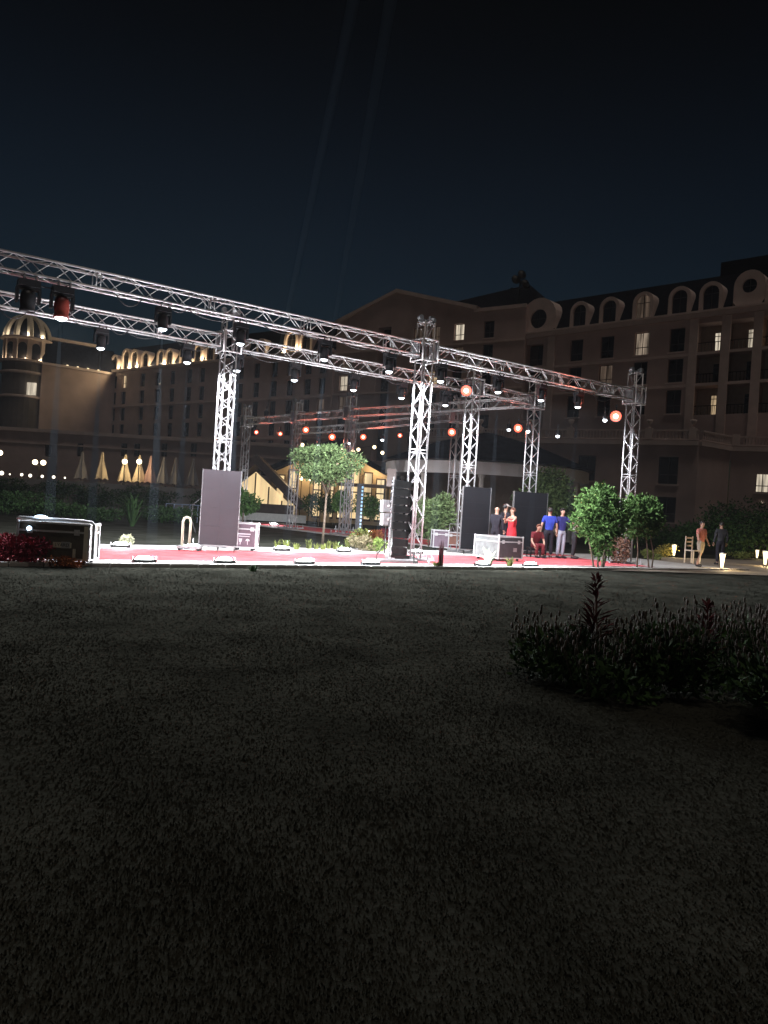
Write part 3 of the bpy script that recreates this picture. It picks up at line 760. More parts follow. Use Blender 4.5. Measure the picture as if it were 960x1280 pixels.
for i, (x, y, w_, h_, m_, lab) in enumerate(((445, 683, 0.5, 0.62, LGREEN, 'yellow-green mounded shrub left of the speaker column'), (452, 690, 0.5, 0.5, leafmat('straw leaves', (0.2, 0.17, 0.10), 0.4, 5), 'straw-coloured grassy clump beside the rear floor lamp'),
                                        (474, 691, 0.34, 0.42, leafmat('lime leaves', (0.22, 0.30, 0.08), 0.4, 5), 'bright lime round bush at the foot of the loudspeakers'), (463, 678, 0.6, 0.5, ORLEAF, 'orange flowering shrub behind the lime round bush'),
                                        (482, 676, 0.6, 0.45, REDLEAF, 'red flowering shrub under the grey loudspeakers'), (158, 683, 0.14, 0.26, leafmat('pale tuft', (0.3, 0.3, 0.2), 0.3, 8), 'small pale tuft alone on the lit lawn'))):
    plant('low_shrub', lab, 'shrub', gp(x, y), blobset((0, 0, h_ * 0.5), (w_, w_, h_ * 0.5), 8, 70 + i, 0.5), 1100, 0.09, m_, seed=80 + i, crown='foliage', up=0.3)
# red shrub beside the long flight case
p = gp(22, 706)
plant('red_shrub', 'low dark red shrub in front of the long flight case', 'shrub', p + Vector((-0.05, 0.1, 0)),
      blobset((0, 0, 0.24), (0.72, 0.35, 0.3), 18, 91, 0.4), 3600, 0.075, REDLEAF, seed=92, crown='foliage', up=0.2)
plant('red_shrub', 'small orange-red plant tuft under the name plate of the flight case', 'shrub', gp(76, 709), blobset((0, 0, 0.1), (0.42, 0.14, 0.12), 10, 93, 0.5), 900, 0.055, ORLEAF, seed=94, crown='foliage')
# tufts in front of the black flight case, thin spike plant
PALE = leafmat('pale blade leaves', (0.30, 0.34, 0.24), 0.3, 8)
tuft('spiky_plant', 'pale spiky tufted plant before the white end of the flight case', gp(610, 709.5), 46, 0.62, 0.34, PALE, 0.016, 101)
tuft('spiky_plant', 'low olive tufted plant before the black front of the flight case', gp(637, 710), 40, 0.38, 0.2, LGREEN, 0.018, 102)
tuft('spiky_plant', 'small olive tuft at the foot of the dark spike plant', gp(545, 711), 46, 0.24, 0.16, LGREEN, 0.016, 103)
tuft('spiky_plant', 'thin dark red spike plant standing alone on the runway edge', gp(551, 711), 26, 0.78, 0.05, leafmat('maroon blade leaves', (0.06, 0.018, 0.02), 0.3, 8), 0.02, 104, curve=0)
tuft('spiky_plant', 'small dark tuft in the lawn before the purple-grey screen', gp(316, 714), 30, 0.16, 0.12, DGREEN, 0.012, 105)
# dark rosette plants behind the lawn on the left
tuft('rosette_palm', 'dark low palm with spreading leaves below the lit parasols', col_at(165, 33), 60, 1.9, 1.4, DGREEN, 0.035, 106, curve=1.0)
for i, (x, Y, w_, h_) in enumerate(((95, 36, 2.2, 0.9), (25, 38, 2.0, 1.1), (215, 39, 1.3, 0.9), (-30, 37, 2.4, 1.2))):
    plant('hedge_shrub', 'dark rounded hedge shrub at the far side of the left lawn', 'shrub', col_at(x, Y), blobset((0, 0, h_ * 0.5), (w_, 0.8, h_ * 0.5), 14, 110 + i, 0.45), 2200, 0.16, DGREEN, seed=120 + i, group='hedge shrubs beyond the left lawn', crown='foliage')
# dark planting bed in the right foreground
SEED = leafmat('dry seed heads', (0.085, 0.068, 0.052), 0.5, 6)
rn = random.Random(77)
bed_pts = []
for i in range(30):
    a = rn.random() * 6.283; q = math.sqrt(rn.random())
    bx_, by_ = 3.25 + 1.85 * q * math.cos(a), 6.9 + 1.25 * q * math.sin(a)
    if bx_ < 1.45 + 0.25 * (by_ - 6.3) or bx_ > 0.62 * by_: continue
    bed_pts.append((bx_, by_))
for i, (bx_, by_) in enumerate(bed_pts):
    h_ = rn.uniform(0.42, 0.62) * (1.0 if bx_ > 1.9 else 0.85)
    th = plant('bed_shrub', 'low dark leafy shrub with dry seed heads in the foreground bed', 'shrub', (bx_, by_, 0),
          blobset((0, 0, h_ * 0.5), (0.42, 0.4, h_ * 0.5), 9, 200 + i, 0.5), 800, 0.075, DGREEN, seed=300 + i, group='shrubs of the dark foreground bed', crown='foliage', up=0.6)
    sm = MB()
    for k in range(40):
        a = rn.random() * 6.283; q = 0.46 * math.sqrt(rn.random()); sx, sy = q * math.cos(a), q * math.sin(a); z = h_ * rn.uniform(0.75, 1.35)
        sm.tube([(sx * 0.6, sy * 0.6, 0.1), (sx, sy, z)], 0.003, 4, False); sm.ball((sx, sy, z), 0.013, 5, 4, (1, 1, 2.2))
    sm.build('seed_heads', SEED, th)
def cordyline(p, label, H, seed, n=80):
    th = thing('cordyline', label, 'plant', p, 0)
    rn_ = random.Random(seed); lm = MB()
    MB().tube([(0, 0, 0), (0.02, 0, H * 0.5), (0.0, 0.01, H * 0.85)], [0.02, 0.016, 0.008], 6).build('stem', BARK, th)
    for k in range(n):
        u = rn_.random(); z0 = H * (0.35 + 0.6 * u); a = rn_.random() * 6.283; L = (0.30 - 0.2 * u) * rn_.uniform(0.7, 1.2); el = R(rn_.uniform(15, 70))
        dx, dy, dz = math.cos(a) * math.cos(el), math.sin(a) * math.cos(el), math.sin(el); wd = 0.017
        px, py = -math.sin(a) * wd, math.cos(a) * wd
        q1 = (dx * L * 0.5, dy * L * 0.5, z0 + dz * L * 0.5); q2 = (dx * L, dy * L, z0 + dz * L * 0.8)
        lm.add([(0, 0, z0), (q1[0] + px, q1[1] + py, q1[2]), q2, (q1[0] - px, q1[1] - py, q1[2])], [(0, 1, 2, 3)])
    lm.build('foliage', leafmat('dusky red blades', (0.10, 0.024, 0.028), 0.4, 5), th)
cordyline(Vector((at(741, 800, 7.2).x, 7.2, 0)), 'tall dark red spiky plant at the left end of the foreground bed', 1.02, 1, 95)
cordyline(Vector((at(882, 800, 7.0).x, 7.0, 0)), 'dark red spiky plant rising from the middle of the foreground bed', 0.84, 2, 80)

# ------------------------------------------------------------------ people
def skin_mesh(joints, edges, root, subdiv=2):
    bm_ = bmesh.new(); lay = bm_.verts.layers.skin.verify(); vs = {}
    for k, (p, r) in joints.items():
        v = bm_.verts.new(p); vs[k] = v; v[lay].radius = (r if isinstance(r, tuple) else (r, r)); v[lay].use_root = (k == root)
    for a, b in edges: bm_.edges.new((vs[a], vs[b]))
    me_ = bpy.data.meshes.new('tmp'); bm_.to_mesh(me_); bm_.free()
    ob = bpy.data.objects.new('tmp', me_); COL.objects.link(ob)
    sk = ob.modifiers.new('s', 'SKIN'); sk.use_smooth_shade = True
    sb = ob.modifiers.new('b', 'SUBSURF'); sb.levels = subdiv; sb.render_levels = subdiv
    dg = bpy.context.evaluated_depsgraph_get(); dg.update()
    out = bpy.data.meshes.new_from_object(ob.evaluated_get(dg))
    bpy.data.objects.remove(ob)
    return out
def merge(me_, mb, m):
    bm_ = bmesh.new(); bm_.from_mesh(me_)
    t = mb.mesh('t', None, True); bm_.from_mesh(t); bpy.data.meshes.remove(t)
    o = bpy.data.meshes.new('body'); bm_.to_mesh(o); bm_.free()
    o.materials.clear(); o.materials.append(m)
    o.polygons.foreach_set('use_smooth', [True] * len(o.polygons))
    return o
def person(p, rz, label, H=1.75, shirt=None, trousers=None, sleeves='short', arms=None, legs=None, lean=0.0, hair=HAIR, bald=False, cap=None,
           dress=None, shorts=False, shoes=None, sit=False, head_tilt=0.0):
    # local frame: faces -y, built at 1.75 m and scaled
    k = H / 1.75
    th = thing('person', label, 'person', p, rz)
    th.scale = (k, k, k)
    V = Vector
    dz = -0.47 if sit else 0.0
    def L(q, pivot=0.95):       # lean the upper body forward
        q = V(q); c, s = math.cos(lean), math.sin(lean); z = q.z - pivot
        return V((q.x, q.y * c - z * s, pivot + z * c + q.y * s)) + V((0, 0, dz))
    J = {}
    J['pelvis'] = (L((0, 0, 0.95)), (0.135, 0.10)); J['waist'] = (L((0, 0, 1.12)), (0.125, 0.09)); J['chest'] = (L((0, 0, 1.32)), (0.15, 0.105))
    J['neck0'] = (L((0, 0.0, 1.45)), (0.075, 0.065)); J['neck'] = (L((0, -0.01, 1.51)), 0.052); J['head0'] = (L((0, -0.025 - head_tilt * .05, 1.57)), (0.066, 0.072))
    J['head1'] = (L((0, -0.02 - head_tilt * .1, 1.65)), (0.076, 0.09)); J['head2'] = (L((0, -0.01 - head_tilt * .12, 1.725)), (0.052, 0.06))
    E = [('pelvis', 'waist'), ('waist', 'chest'), ('chest', 'neck0'), ('neck0', 'neck'), ('neck', 'head0'), ('head0', 'head1'), ('head1', 'head2')]
    arms = arms or {}; legs = legs or {}
    hands = MB()
    for s, nm in ((-1, 'l'), (1, 'r')):
        el, wr = arms.get(nm, ((0.245, 0.02, 1.13), (0.26, -0.06, 0.88)))
        sh = L((s * 0.185, 0, 1.40)); el = L((s * el[0], el[1], el[2])); wr = L((s * wr[0], wr[1], wr[2]))
        J['sh' + nm] = (sh, 0.058); J['el' + nm] = (el, 0.042); J['wr' + nm] = (wr, 0.028)
        hd_ = (wr - el).normalized(); J['pa' + nm] = (wr + hd_ * 0.05, (0.036, 0.022))
        E += [('chest', 'sh' + nm), ('sh' + nm, 'el' + nm), ('el' + nm, 'wr' + nm), ('wr' + nm, 'pa' + nm)]
        side = hd_.cross(V((0, -1, 0.01))); side = side.normalized() if side.length > 0.1 else V((1, 0, 0)); inn = hd_.cross(side)
        for f_, ln in ((-1.5, 0.062), (-0.5, 0.075), (0.5, 0.07), (1.5, 0.055)):
            b0 = wr + hd_ * 0.07 + side * f_ * 0.016
            hands.tube([b0, b0 + hd_ * ln * 0.5 + inn * 0.006, b0 + hd_ * ln + inn * 0.022], [0.009, 0.0085, 0.007], 6)
        b0 = wr + hd_ * 0.025 + side * 0.028
        hands.tube([b0, b0 + side * 0.022 + hd_ * 0.03, b0 + side * 0.026 + hd_ * 0.06 + inn * 0.01], [0.011, 0.010, 0.008], 6)
        kn, an_ = legs.get(nm, ((0.10, -0.015, 0.50), (0.105, 0.02, 0.09)))
        J['hi' + nm] = (V((s * 0.095, 0, 0.89 + dz)), 0.09); J['kn' + nm] = (V((s * kn[0], kn[1], kn[2])), 0.058); J['an' + nm] = (V((s * an_[0], an_[1], an_[2])), 0.038)
        J['he' + nm] = (V((s * an_[0], an_[1] - 0.02, an_[2] - 0.05)), 0.036); J['to' + nm] = (V((s * (an_[0] + 0.02), an_[1] - 0.16, an_[2] - 0.058)), (0.038, 0.026))
        E += [('pelvis', 'hi' + nm), ('hi' + nm, 'kn' + nm), ('kn' + nm, 'an' + nm), ('an' + nm, 'he' + nm), ('he' + nm, 'to' + nm)]
    JB = dict(J)
    for q_ in ('pelvis', 'waist', 'chest'):
        if shirt or dress: JB[q_] = (J[q_][0], tuple(x * 0.66 for x in J[q_][1]))
    for q_ in ('hil', 'hir', 'knl', 'knr', 'anl', 'anr'):
        if trousers and not (shorts and q_[0] == 'a'): JB[q_] = (J[q_][0], J[q_][1] * 0.8)
    for q_ in ('shl', 'shr'):
        if shirt or dress: JB[q_] = (J[q_][0], J[q_][1] * 0.85)
    body = skin_mesh(JB, E, 'pelvis')
    hc = J['head1'][0]
    hands.ball(hc + V((0, -0.098, -0.015)), 0.014, 6, 4, (0.8, 1.0, 1.6))
    for s in (-1, 1): hands.ball(hc + V((s * 0.078, 0.008, -0.01)), 0.022, 6, 4, (0.45, 0.8, 1.4))
    hands.box(hc + V((0, -0.086, -0.055)), (0.045, 0.012, 0.009))
    link('body', merge(body, hands, SKIN), th)
    for s in (-1, 1): MB().ball(hc + V((s * 0.03, -0.086, 0.012)), 0.009, 6, 4).build('eye', HAIR, th)
    if not bald:
        hm = MB(); prof = [(0.0001, 0.112), (0.05, 0.105), (0.083, 0.07), (0.094, 0.02), (0.092, -0.02), (0.075, -0.05)]
        hm.lathe(prof, 14, (0, 0, 0), 1.0, 1.08)
        hm.v = [(x, y + 0.012 + (0.018 if z < 0.03 else 0), z + (0.055 if (y < -0.03 and z < 0.03) else 0)) for x, y, z in hm.v]
        hm.build('hair', hair, th, hc, smooth=True)
    if cap:
        MB().lathe([(0.0001, 0.11), (0.06, 0.1), (0.092, 0.05), (0.097, 0.02)], 14, (0, 0, 0), 1, 1.1).box((0, -0.13, 0.025), (0.13, 0.1, 0.012)).build('cap', cap, th, hc, smooth=False)
    def sub(names, grow, ed):
        return {q: (J[q][0], tuple(x + grow for x in (J[q][1] if isinstance(J[q][1], tuple) else (J[q][1],) * 2))) for q in names}, [e for e in E if e[0] in names and e[1] in names]
    if shirt:
        nm = ['pelvis', 'waist', 'chest', 'shl', 'shr', 'ell', 'elr', 'neck0'] + (['wrl', 'wrr'] if sleeves == 'long' else [])
        jj, ee = sub(nm, 0.016, E)
        if sleeves == 'short':
            for q in 'lr':
                a_, b_ = jj['sh' + q][0], jj['el' + q][0]; jj['el' + q] = (a_.lerp(b_, 0.75), (0.062, 0.062))
        jj['pelvis'] = (jj['pelvis'][0], (0.168, 0.132)); jj['waist'] = (jj['waist'][0], (0.15, 0.115)); jj['chest'] = (jj['chest'][0], (0.168, 0.122))
        so = skin_mesh(jj, ee, 'waist'); so.materials.clear(); so.materials.append(shirt); link('shirt', so, th)
    if trousers:
        jj, ee = sub(['waist', 'pelvis', 'hil', 'hir', 'knl', 'knr'] + ([] if shorts else ['anl', 'anr']), 0.018, E)
        jj['waist'] = (jj['pelvis'][0].lerp(jj['waist'][0], 0.7), (0.115, 0.085))
        if not shorts:
            for q in 'lr': jj['an' + q] = (jj['an' + q][0] + V((0, 0, 0.0)), (0.062, 0.062))
        so = skin_mesh(jj, ee, 'pelvis'); so.materials.clear(); so.materials.append(trousers); link('trousers' if not shorts else 'shorts', so, th)
    if dress:
        jj, ee = sub(['waist', 'chest', 'shl', 'shr', 'neck0', 'pelvis'], 0.014, E)
        so = skin_mesh(jj, ee, 'waist'); so.materials.clear(); so.materials.append(dress); d_ = link('dress', so, th)
        sk_ = MB(); sk_.lathe([(0.135, 1.12), (0.165, 1.0), (0.185, 0.9), (0.195, 0.7), (0.205, 0.45), (0.22, 0.30), (0.20, 0.30)], 20, (0, 0, 0), 1.0, 0.8)
        sk_.v = [(x * (1 + 0.05 * math.sin(9 * math.atan2(y, x))), y * (1 + 0.05 * math.sin(9 * math.atan2(y, x))), z) for x, y, z in sk_.v]
        sk_.build('skirt', dress, d_, smooth=True)
    for q, s in (('l', -1), ('r', 1)):
        an_ = J['an' + q][0]; tt = J['to' + q][0]
        MB().tube([an_ + V((0, 0.045, -0.05)), an_ + V((0, -0.02, -0.046)), tt + V((0, 0, 0.004)), tt + V((0, -0.06, -0.004))], [0.038, 0.044, 0.043, 0.024], 8).build('shoe', shoes or BLACK, th, smooth=True)
    return th
def cloth(name, c): return mat(name, c, 0.85, 0, 0.15, 9, 0.2, 40, spec=0.2)
BLKC, BLUEC, NAVYC, REDC_ = cloth('black cloth', (0.02, 0.018, 0.025)), cloth('royal blue cloth', (0.03, 0.05, 0.32)), cloth('navy cloth', (0.035, 0.035, 0.16)), cloth('red cloth', (0.55, 0.03, 0.04))
JEANS, GREYC, PINK, DARKC, MAROON = cloth('light denim', (0.36, 0.38, 0.45)), cloth('grey cloth', (0.36, 0.34, 0.32)), cloth('salmon cloth', (0.45, 0.16, 0.13)), cloth('charcoal cloth', (0.035, 0.035, 0.04)), cloth('maroon cloth', (0.13, 0.02, 0.025))
def fl(x, Y):
    q = col_at(x, Y); q.z = 0.06; return q
person(fl(617.5, 26.9), R(150), 'man in black clothes standing arm in arm with the woman in red', 1.72, BLKC, BLKC, 'long', bald=True,
       arms={'l': ((0.26, -0.02, 1.14), (0.27, -0.08, 0.9)), 'r': ((0.26, -0.15, 1.2), (0.22, -0.38, 1.15))})
person(fl(628, 27.6), R(115), 'taller man in black with a pale cap beside the woman in red', 1.83, BLKC, BLKC, 'long', cap=cloth('pale cap', (0.5, 0.42, 0.38)),
       arms={'r': ((0.24, -0.18, 1.2), (0.12, -0.4, 1.28))})
person(fl(637.5, 26.6), R(-60), 'woman in a red dress with a hand raised to her face', 1.7, None, None, dress=REDC_, hair=mat('brown hair', (0.12, 0.05, 0.03), 0.5, 0, 0.3, 20),
       arms={'l': ((0.26, -0.12, 1.18), (0.1, -0.26, 1.42)), 'r': ((0.25, -0.2, 1.25), (0.2, -0.42, 1.3))})
person(fl(667, 27.4), R(20), 'person in dark red crouching on a low seat by the men in blue', 1.68, MAROON, MAROON, 'short', sit=True, lean=0.35, hair=mat('brown hair', (0.12, 0.05, 0.03)),
       legs={'l': ((0.13, -0.40, 0.47), (0.12, -0.36, 0.09)), 'r': ((0.14, -0.40, 0.47), (0.15, -0.36, 0.09))}, arms={'l': ((0.26, -0.16, 1.14), (0.2, -0.36, 1.02)), 'r': ((0.26, -0.16, 1.14), (0.2, -0.36, 1.02))})
sb_ = thing('stool', 'low dark stool under the crouching person', 'stool', fl(667, 27.4) + Vector((0, 0.02, -0.008)), R(20))
MB().box((0, 0.02, 0.33), (0.46, 0.34, 0.05)).build('seat', DARKM, sb_)
for x in (-0.19, 0.19):
    for y in (-0.11, 0.15): MB().box((x, y, 0.152), (0.04, 0.04, 0.3)).build('leg', DARKM, sb_)
person(fl(684, 27.7), R(185), 'man in royal blue shirt and black trousers seen from behind', 1.80, BLUEC, BLKC, 'short',
       arms={'l': ((0.27, 0.0, 1.13), (0.30, -0.05, 0.88)), 'r': ((0.27, 0.0, 1.13), (0.29, -0.05, 0.88))})
person(fl(699.5, 27.9), R(25), 'man in navy T-shirt and light jeans reaching out one arm', 1.80, NAVYC, JEANS, 'short',
       arms={'r': ((0.36, -0.14, 1.24), (0.58, -0.22, 1.08)), 'l': ((0.25, 0.02, 1.13), (0.26, -0.06, 0.88))})
person(fl(716, 28.1), R(70), 'person in grey shirt leaning beside the bright green shrub', 1.76, GREYC, DARKC, 'short', lean=0.22,
       arms={'l': ((0.2, -0.2, 1.15), (0.12, -0.42, 1.02)), 'r': ((0.2, -0.2, 1.15), (0.16, -0.4, 0.98))})
person(fl(874, 28.0), R(25), 'man in salmon T-shirt and shorts walking on the path with a chair', 1.66, PINK, cloth('beige cloth', (0.34, 0.28, 0.22)), 'short', shorts=True,
       arms={'l': ((0.27, -0.1, 1.15), (0.36, -0.22, 1.02)), 'r': ((0.28, 0.04, 1.15), (0.38, -0.02, 0.92))}, legs={'l': ((0.1, -0.1, 0.50), (0.1, 0.02, 0.09)), 'r': ((0.1, 0.06, 0.5), (0.1, 0.22, 0.11))})
person(fl(899, 30.5), R(180), 'person in dark clothes walking away beside the man with a chair', 1.70, DARKC, BLKC, 'long')
ch = thing('bar_chair', 'pale wooden chair carried beside the man in salmon T-shirt', 'chair', fl(864.5, 27.7) + Vector((0, 0, 0.12)), R(30))
WOODP = mat('pale wood', (0.45, 0.36, 0.28), 0.5, 0, 0.15, 10)
MB().box((0, 0, 0.46), (0.4, 0.4, 0.035)).build('seat', WOODP, ch)
for x in (-0.18, 0.18):
    MB().box((x, -0.18, 0.22), (0.035, 0.035, 0.44)).build('leg', WOODP, ch); MB().box((x, 0.18, 0.48), (0.035, 0.035, 0.96)).build('leg', WOODP, ch)
for z in (0.62, 0.76, 0.9): MB().box((0, 0.18, z), (0.33, 0.022, 0.06)).build('slat', WOODP, ch)

# ------------------------------------------------------------------ bollard lamps and shrubs by the right path
WARM = (1.0, 0.74, 0.38)
BOLL = glow('bollard lamp glow', (1.0, 0.78, 0.42), 3.2)
for i, (x, y, k) in enumerate(((842, 697, 1.0), (902, 713, 1.0), (956, 709, 1.1), (946, 699, 0.8))):
    p = gp(x, y)
    th = thing('bollard_light', 'cone-shaped bollard lamp glowing warm beside the right path', 'lamp', p, 0, 'bollard lamps by the path')
    th.scale = (k,) * 3
    MB().lathe([(0.0001, 0.0), (0.07, 0.0), (0.075, 0.03), (0.04, 0.05), (0.04, 0.1)], 10).build('base', DARKM, th, smooth=True)
    MB().lathe([(0.045, 0.10), (0.06, 0.3), (0.10, 0.58), (0.0001, 0.59)], 14).build('shade', BOLL, th, smooth=True)
    MB().lathe([(0.0001, 0.64), (0.115, 0.62), (0.115, 0.585), (0.02, 0.585)], 14).build('cap', WHITEP, th, smooth=True)
    lamp('POINT', (0, -0.14, 0.32), 22, WARM, th, 0.05); lamp('POINT', (0.13, 0.1, 0.25), 22, WARM, th, 0.05)
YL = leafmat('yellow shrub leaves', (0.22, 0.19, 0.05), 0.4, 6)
for i, (x, y, w_, h_, lab) in enumerate(((829, 696, 0.5, 0.55, 'yellow-lit low shrub beside the farther bollard lamp'), (944, 697, 0.45, 0.5, 'yellow-lit round shrub beside the right bollard lamp'),
                                     (812, 700, 0.35, 0.4, 'dim low shrub at the foot of the bare shrub stems'), (926, 700, 0.5, 0.35, 'dim olive shrub between the two bollard lamps'))):
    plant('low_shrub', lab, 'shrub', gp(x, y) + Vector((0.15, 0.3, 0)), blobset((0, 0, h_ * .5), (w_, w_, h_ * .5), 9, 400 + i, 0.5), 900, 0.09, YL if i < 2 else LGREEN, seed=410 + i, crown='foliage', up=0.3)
for i, (x, Y, w_, h_, lab) in enumerate(((925, 44, 3.2, 3.2, 'big dark bush climbing the slope below the terrace'), (960, 42, 3.0, 2.4, 'dark bush at the right end below the lit window'), (888, 46, 2.6, 1.9, 'low dark bush behind the two walkers'),
                                    (840, 50, 3.2, 1.5, 'dark hedge bush under the terrace wall windows'), (760, 52, 4.0, 1.6, 'dark hedge bush behind the leafy shrubs'))):
    plant('dark_bush', lab, 'shrub', col_at(x, Y), blobset((0, 0, h_ * .5), (w_, 1.2, h_ * .5), 18, 430 + i, 0.42), 3600, 0.2, DGREEN, seed=440 + i, crown='foliage')

# ------------------------------------------------------------------ buildings
class Facade:
    def __init__(s, A, B, name, label, cat='building'):
        s.A, s.B = Vector((A[0], A[1], 0)), Vector((B[0], B[1], 0))
        d = s.B - s.A; s.L = d.length; s.ang = math.atan2(d.y, d.x); s.u = d.normalized(); s.n = Vector((-s.u.y, s.u.x, 0))
        s.root = thing(name, label, cat, s.A, s.ang)
    def px(s, x, y, off=0.0):   # pixel -> (along the wall, height)
        d = ray(x, y); o = CAMP; k = (s.n.dot(s.A) + off - s.n.dot(o)) / s.n.dot(d); p = o + d * k
        return (p - s.A).dot(s.u), p.z
    def wall(s, z0, z1, opens, s0=0.0, s1=None, y=0.0, reveal=0.35, m=None, name='wall'):
        s1 = s.L if s1 is None else s1
        xs = sorted({s0, s1, *[q for o in opens for q in (o[0], o[1]) if s0 < q < s1]})
        zs = sorted({z0, z1, *[q for o in opens for q in (o[2], o[3]) if z0 < q < z1]})
        b = MB()
        for i in range(len(xs) - 1):
            for j in range(len(zs) - 1):
                cx, cz = (xs[i] + xs[i + 1]) / 2, (zs[j] + zs[j + 1]) / 2
                if any(o[0] < cx < o[1] and o[2] < cz < o[3] for o in opens): continue
                b.add([(xs[i], y, zs[j]), (xs[i + 1], y, zs[j]), (xs[i + 1], y, zs[j + 1]), (xs[i], y, zs[j + 1])], [(0, 1, 2, 3)])
        for o in opens:
            r = o[4] if len(o) > 4 else reveal
            a0, a1, c0, c1 = o[:4]
            b.add([(a0, y, c0), (a1, y, c0), (a1, y, c1), (a0, y, c1), (a0, y + r, c0), (a1, y + r, c0), (a1, y + r, c1), (a0, y + r, c1)],
                  [(0, 4, 5, 1), (1, 5, 6, 2), (2, 6, 7, 3), (3, 7, 4, 0)])
        b.add([(s0, y, z1), (s1, y, z1), (s1, y + 9, z1), (s0, y + 9, z1), (s0, y, z0), (s0, y + 9, z0), (s1, y, z0), (s1, y + 9, z0)],
              [(0, 1, 2, 3), (4, 0, 3, 5), (6, 7, 2, 1)])
        return b.build(name, m or WALL, s.root)
    def window(s, a0, a1, c0, c1, y=0.35, lit=None, mull=1, trans=0.35, sill=True, parent=None):
        f = MB(); w_ = 0.07
        f.bx(a0, a0 + w_, y - 0.06, y, c0, c1); f.bx(a1 - w_, a1, y - 0.06, y, c0, c1); f.bx(a0 + w_, a1 - w_, y - 0.06, y, c0, c0 + w_); f.bx(a0 + w_, a1 - w_, y - 0.06, y, c1 - w_, c1)
        for k in range(mull):
            q = a0 + (a1 - a0) * (k + 1) / (mull + 1); f.bx(q - w_ / 2, q + w_ / 2, y - 0.055, y - 0.005, c0 + w_, c1 - w_)
        if trans: q = c0 + (c1 - c0) * trans; f.bx(a0 + w_, a1 - w_, y - 0.052, y - 0.008, q - 0.04, q + 0.04)
        fo = f.build('window', FRAME if lit is None else TIMBER, s.root)
        MB().add([(a0, y + 0.01, c0), (a1, y + 0.01, c0), (a1, y + 0.01, c1), (a0, y + 0.01, c1)], [(0, 1, 2, 3)]).build('pane', lit or GLASS, fo)
        if sill: MB().bx(a0 - 0.12, a1 + 0.12, -0.12 + y - 0.35, y - 0.061, c0 - 0.14, c0 - 0.002).build('sill', TRIM, fo)
        return fo
    def band(s, name, z, h, out, s0=0.0, s1=None, y=0.0, m=None):
        return MB().bx(s0, s.L if s1 is None else s1, y - out, y - 0.002, z, z + h).build(name, m or TRIM, s.root)
    def dormer(s, c, z, w_, h, y=0.3, lit=None, oculus=False, m=None):
        # arched stone front with a recessed window, its cheeks running back into the roof
        r = w_ / 2; n = 10; arc = [(c + r * math.cos(math.pi * k / n), z + h - r + r * math.sin(math.pi * k / n)) for k in range(n + 1)]
        outer = [(c + r, z)] + arc + [(c - r, z)]
        if oculus:
            ri = r * 0.48; cz = z + h - r * 1.05
            inner = [(c + ri * math.cos(math.pi * k / n - math.pi / 2 + math.pi / 2), cz + ri * math.sin(math.pi * k / n)) for k in range(n + 1)]
            inner = [(c + ri * math.cos(2 * math.pi * k / 24), cz + ri * math.sin(2 * math.pi * k / 24)) for k in range(24)]
        else:
            ri = r * 0.68; zi = z + 0.12
            inner = [(c + ri, zi)] + [(c + ri * math.cos(math.pi * k / n), z + h - r + ri * math.sin(math.pi * k / n)) for k in range(n + 1)] + [(c - ri, zi)]
        b = MB()
        no, ni = len(outer), len(inner)
        if oculus:
            # ring between outline and round hole, by angle
            oo = []
            for k in range(24):
                a = 2 * math.pi * k / 24; dx, dz = math.cos(a), math.sin(a)
                if dz >= 0:
                    q = (c + r * dx, z + h - r + max(0, r * dz) ) if False else None
                best = None
                for i in range(no):
                    p, q2 = outer[i], outer[(i + 1) % no]; ex, ez = q2[0] - p[0], q2[1] - p[1]; den = dx * ez - dz * ex
                    if abs(den) < 1e-9: continue
                    t_ = ((p[0] - c) * ez - (p[1] - cz) * ex) / den; u_ = ((p[0] - c) * dz - (p[1] - cz) * dx) / den
                    if t_ > 0 and -1e-6 <= u_ <= 1 + 1e-6 and (best is None or t_ < best): best = t_
                oo.append((c + dx * best, cz + dz * best))
            vs = [(x, y - 0.3, zz) for x, zz in oo] + [(x, y - 0.3, zz) for x, zz in inner] + [(x, y, zz) for x, zz in inner]
            fs = [(k, (k + 1) % 24, 24 + (k + 1) % 24, 24 + k) for k in range(24)] + [(24 + k, 24 + (k + 1) % 24, 48 + (k + 1) % 24, 48 + k) for k in range(24)]
            b.add(vs, fs)
            # corners of the base left open by the ring
            b.add([(c - r, y - 0.3, z), (c + r, y - 0.3, z), (c + r, y - 0.3, z + 0.02), (c - r, y - 0.3, z + 0.02)], [(0, 1, 2, 3)])
        else:
            vs = [(x, y - 0.3, zz) for x, zz in outer] + [(x, y - 0.3, zz) for x, zz in inner] + [(x, y, zz) for x, zz in inner]
            fs = [(k, k + 1, no + k + 1, no + k) for k in range(no - 1)] + [(no + k, no + k + 1, 2 * no + k + 1, 2 * no + k) for k in range(no - 1)]
            b.add(vs, fs)
            b.bx(c - r, c + r, y - 0.3, y, z - 0.01, z + 0.12)
        # cheeks and vault back to the roof
        vs = [(x, y - 0.3, zz) for x, zz in outer] + [(x, y + 3.2, zz) for x, zz in outer]
        b.add(vs, [(k + 1, k, no + k, no + k + 1) for k in range(no - 1)])
        d_ = b.build('dormer', m or TRIM, s.root)
        MB().add([(x, y - 0.02, zz) for x, zz in inner], [tuple(range(ni))]).build('pane', lit or GLASS, d_)
        f = MB().bx(c - 0.04, c + 0.04, y - 0.07, y - 0.025, inner[0][1] if not oculus else cz - ri, (z + h - r + ri) if not oculus else cz + ri)
        f.bx(c - ri, c + ri, y - 0.068, y - 0.027, (z + h - r - 0.05) if not oculus else cz - 0.04, (z + h - r + 0.03) if not oculus else cz + 0.04)
        f.build('glazing_bar', FRAME, d_)
        return d_
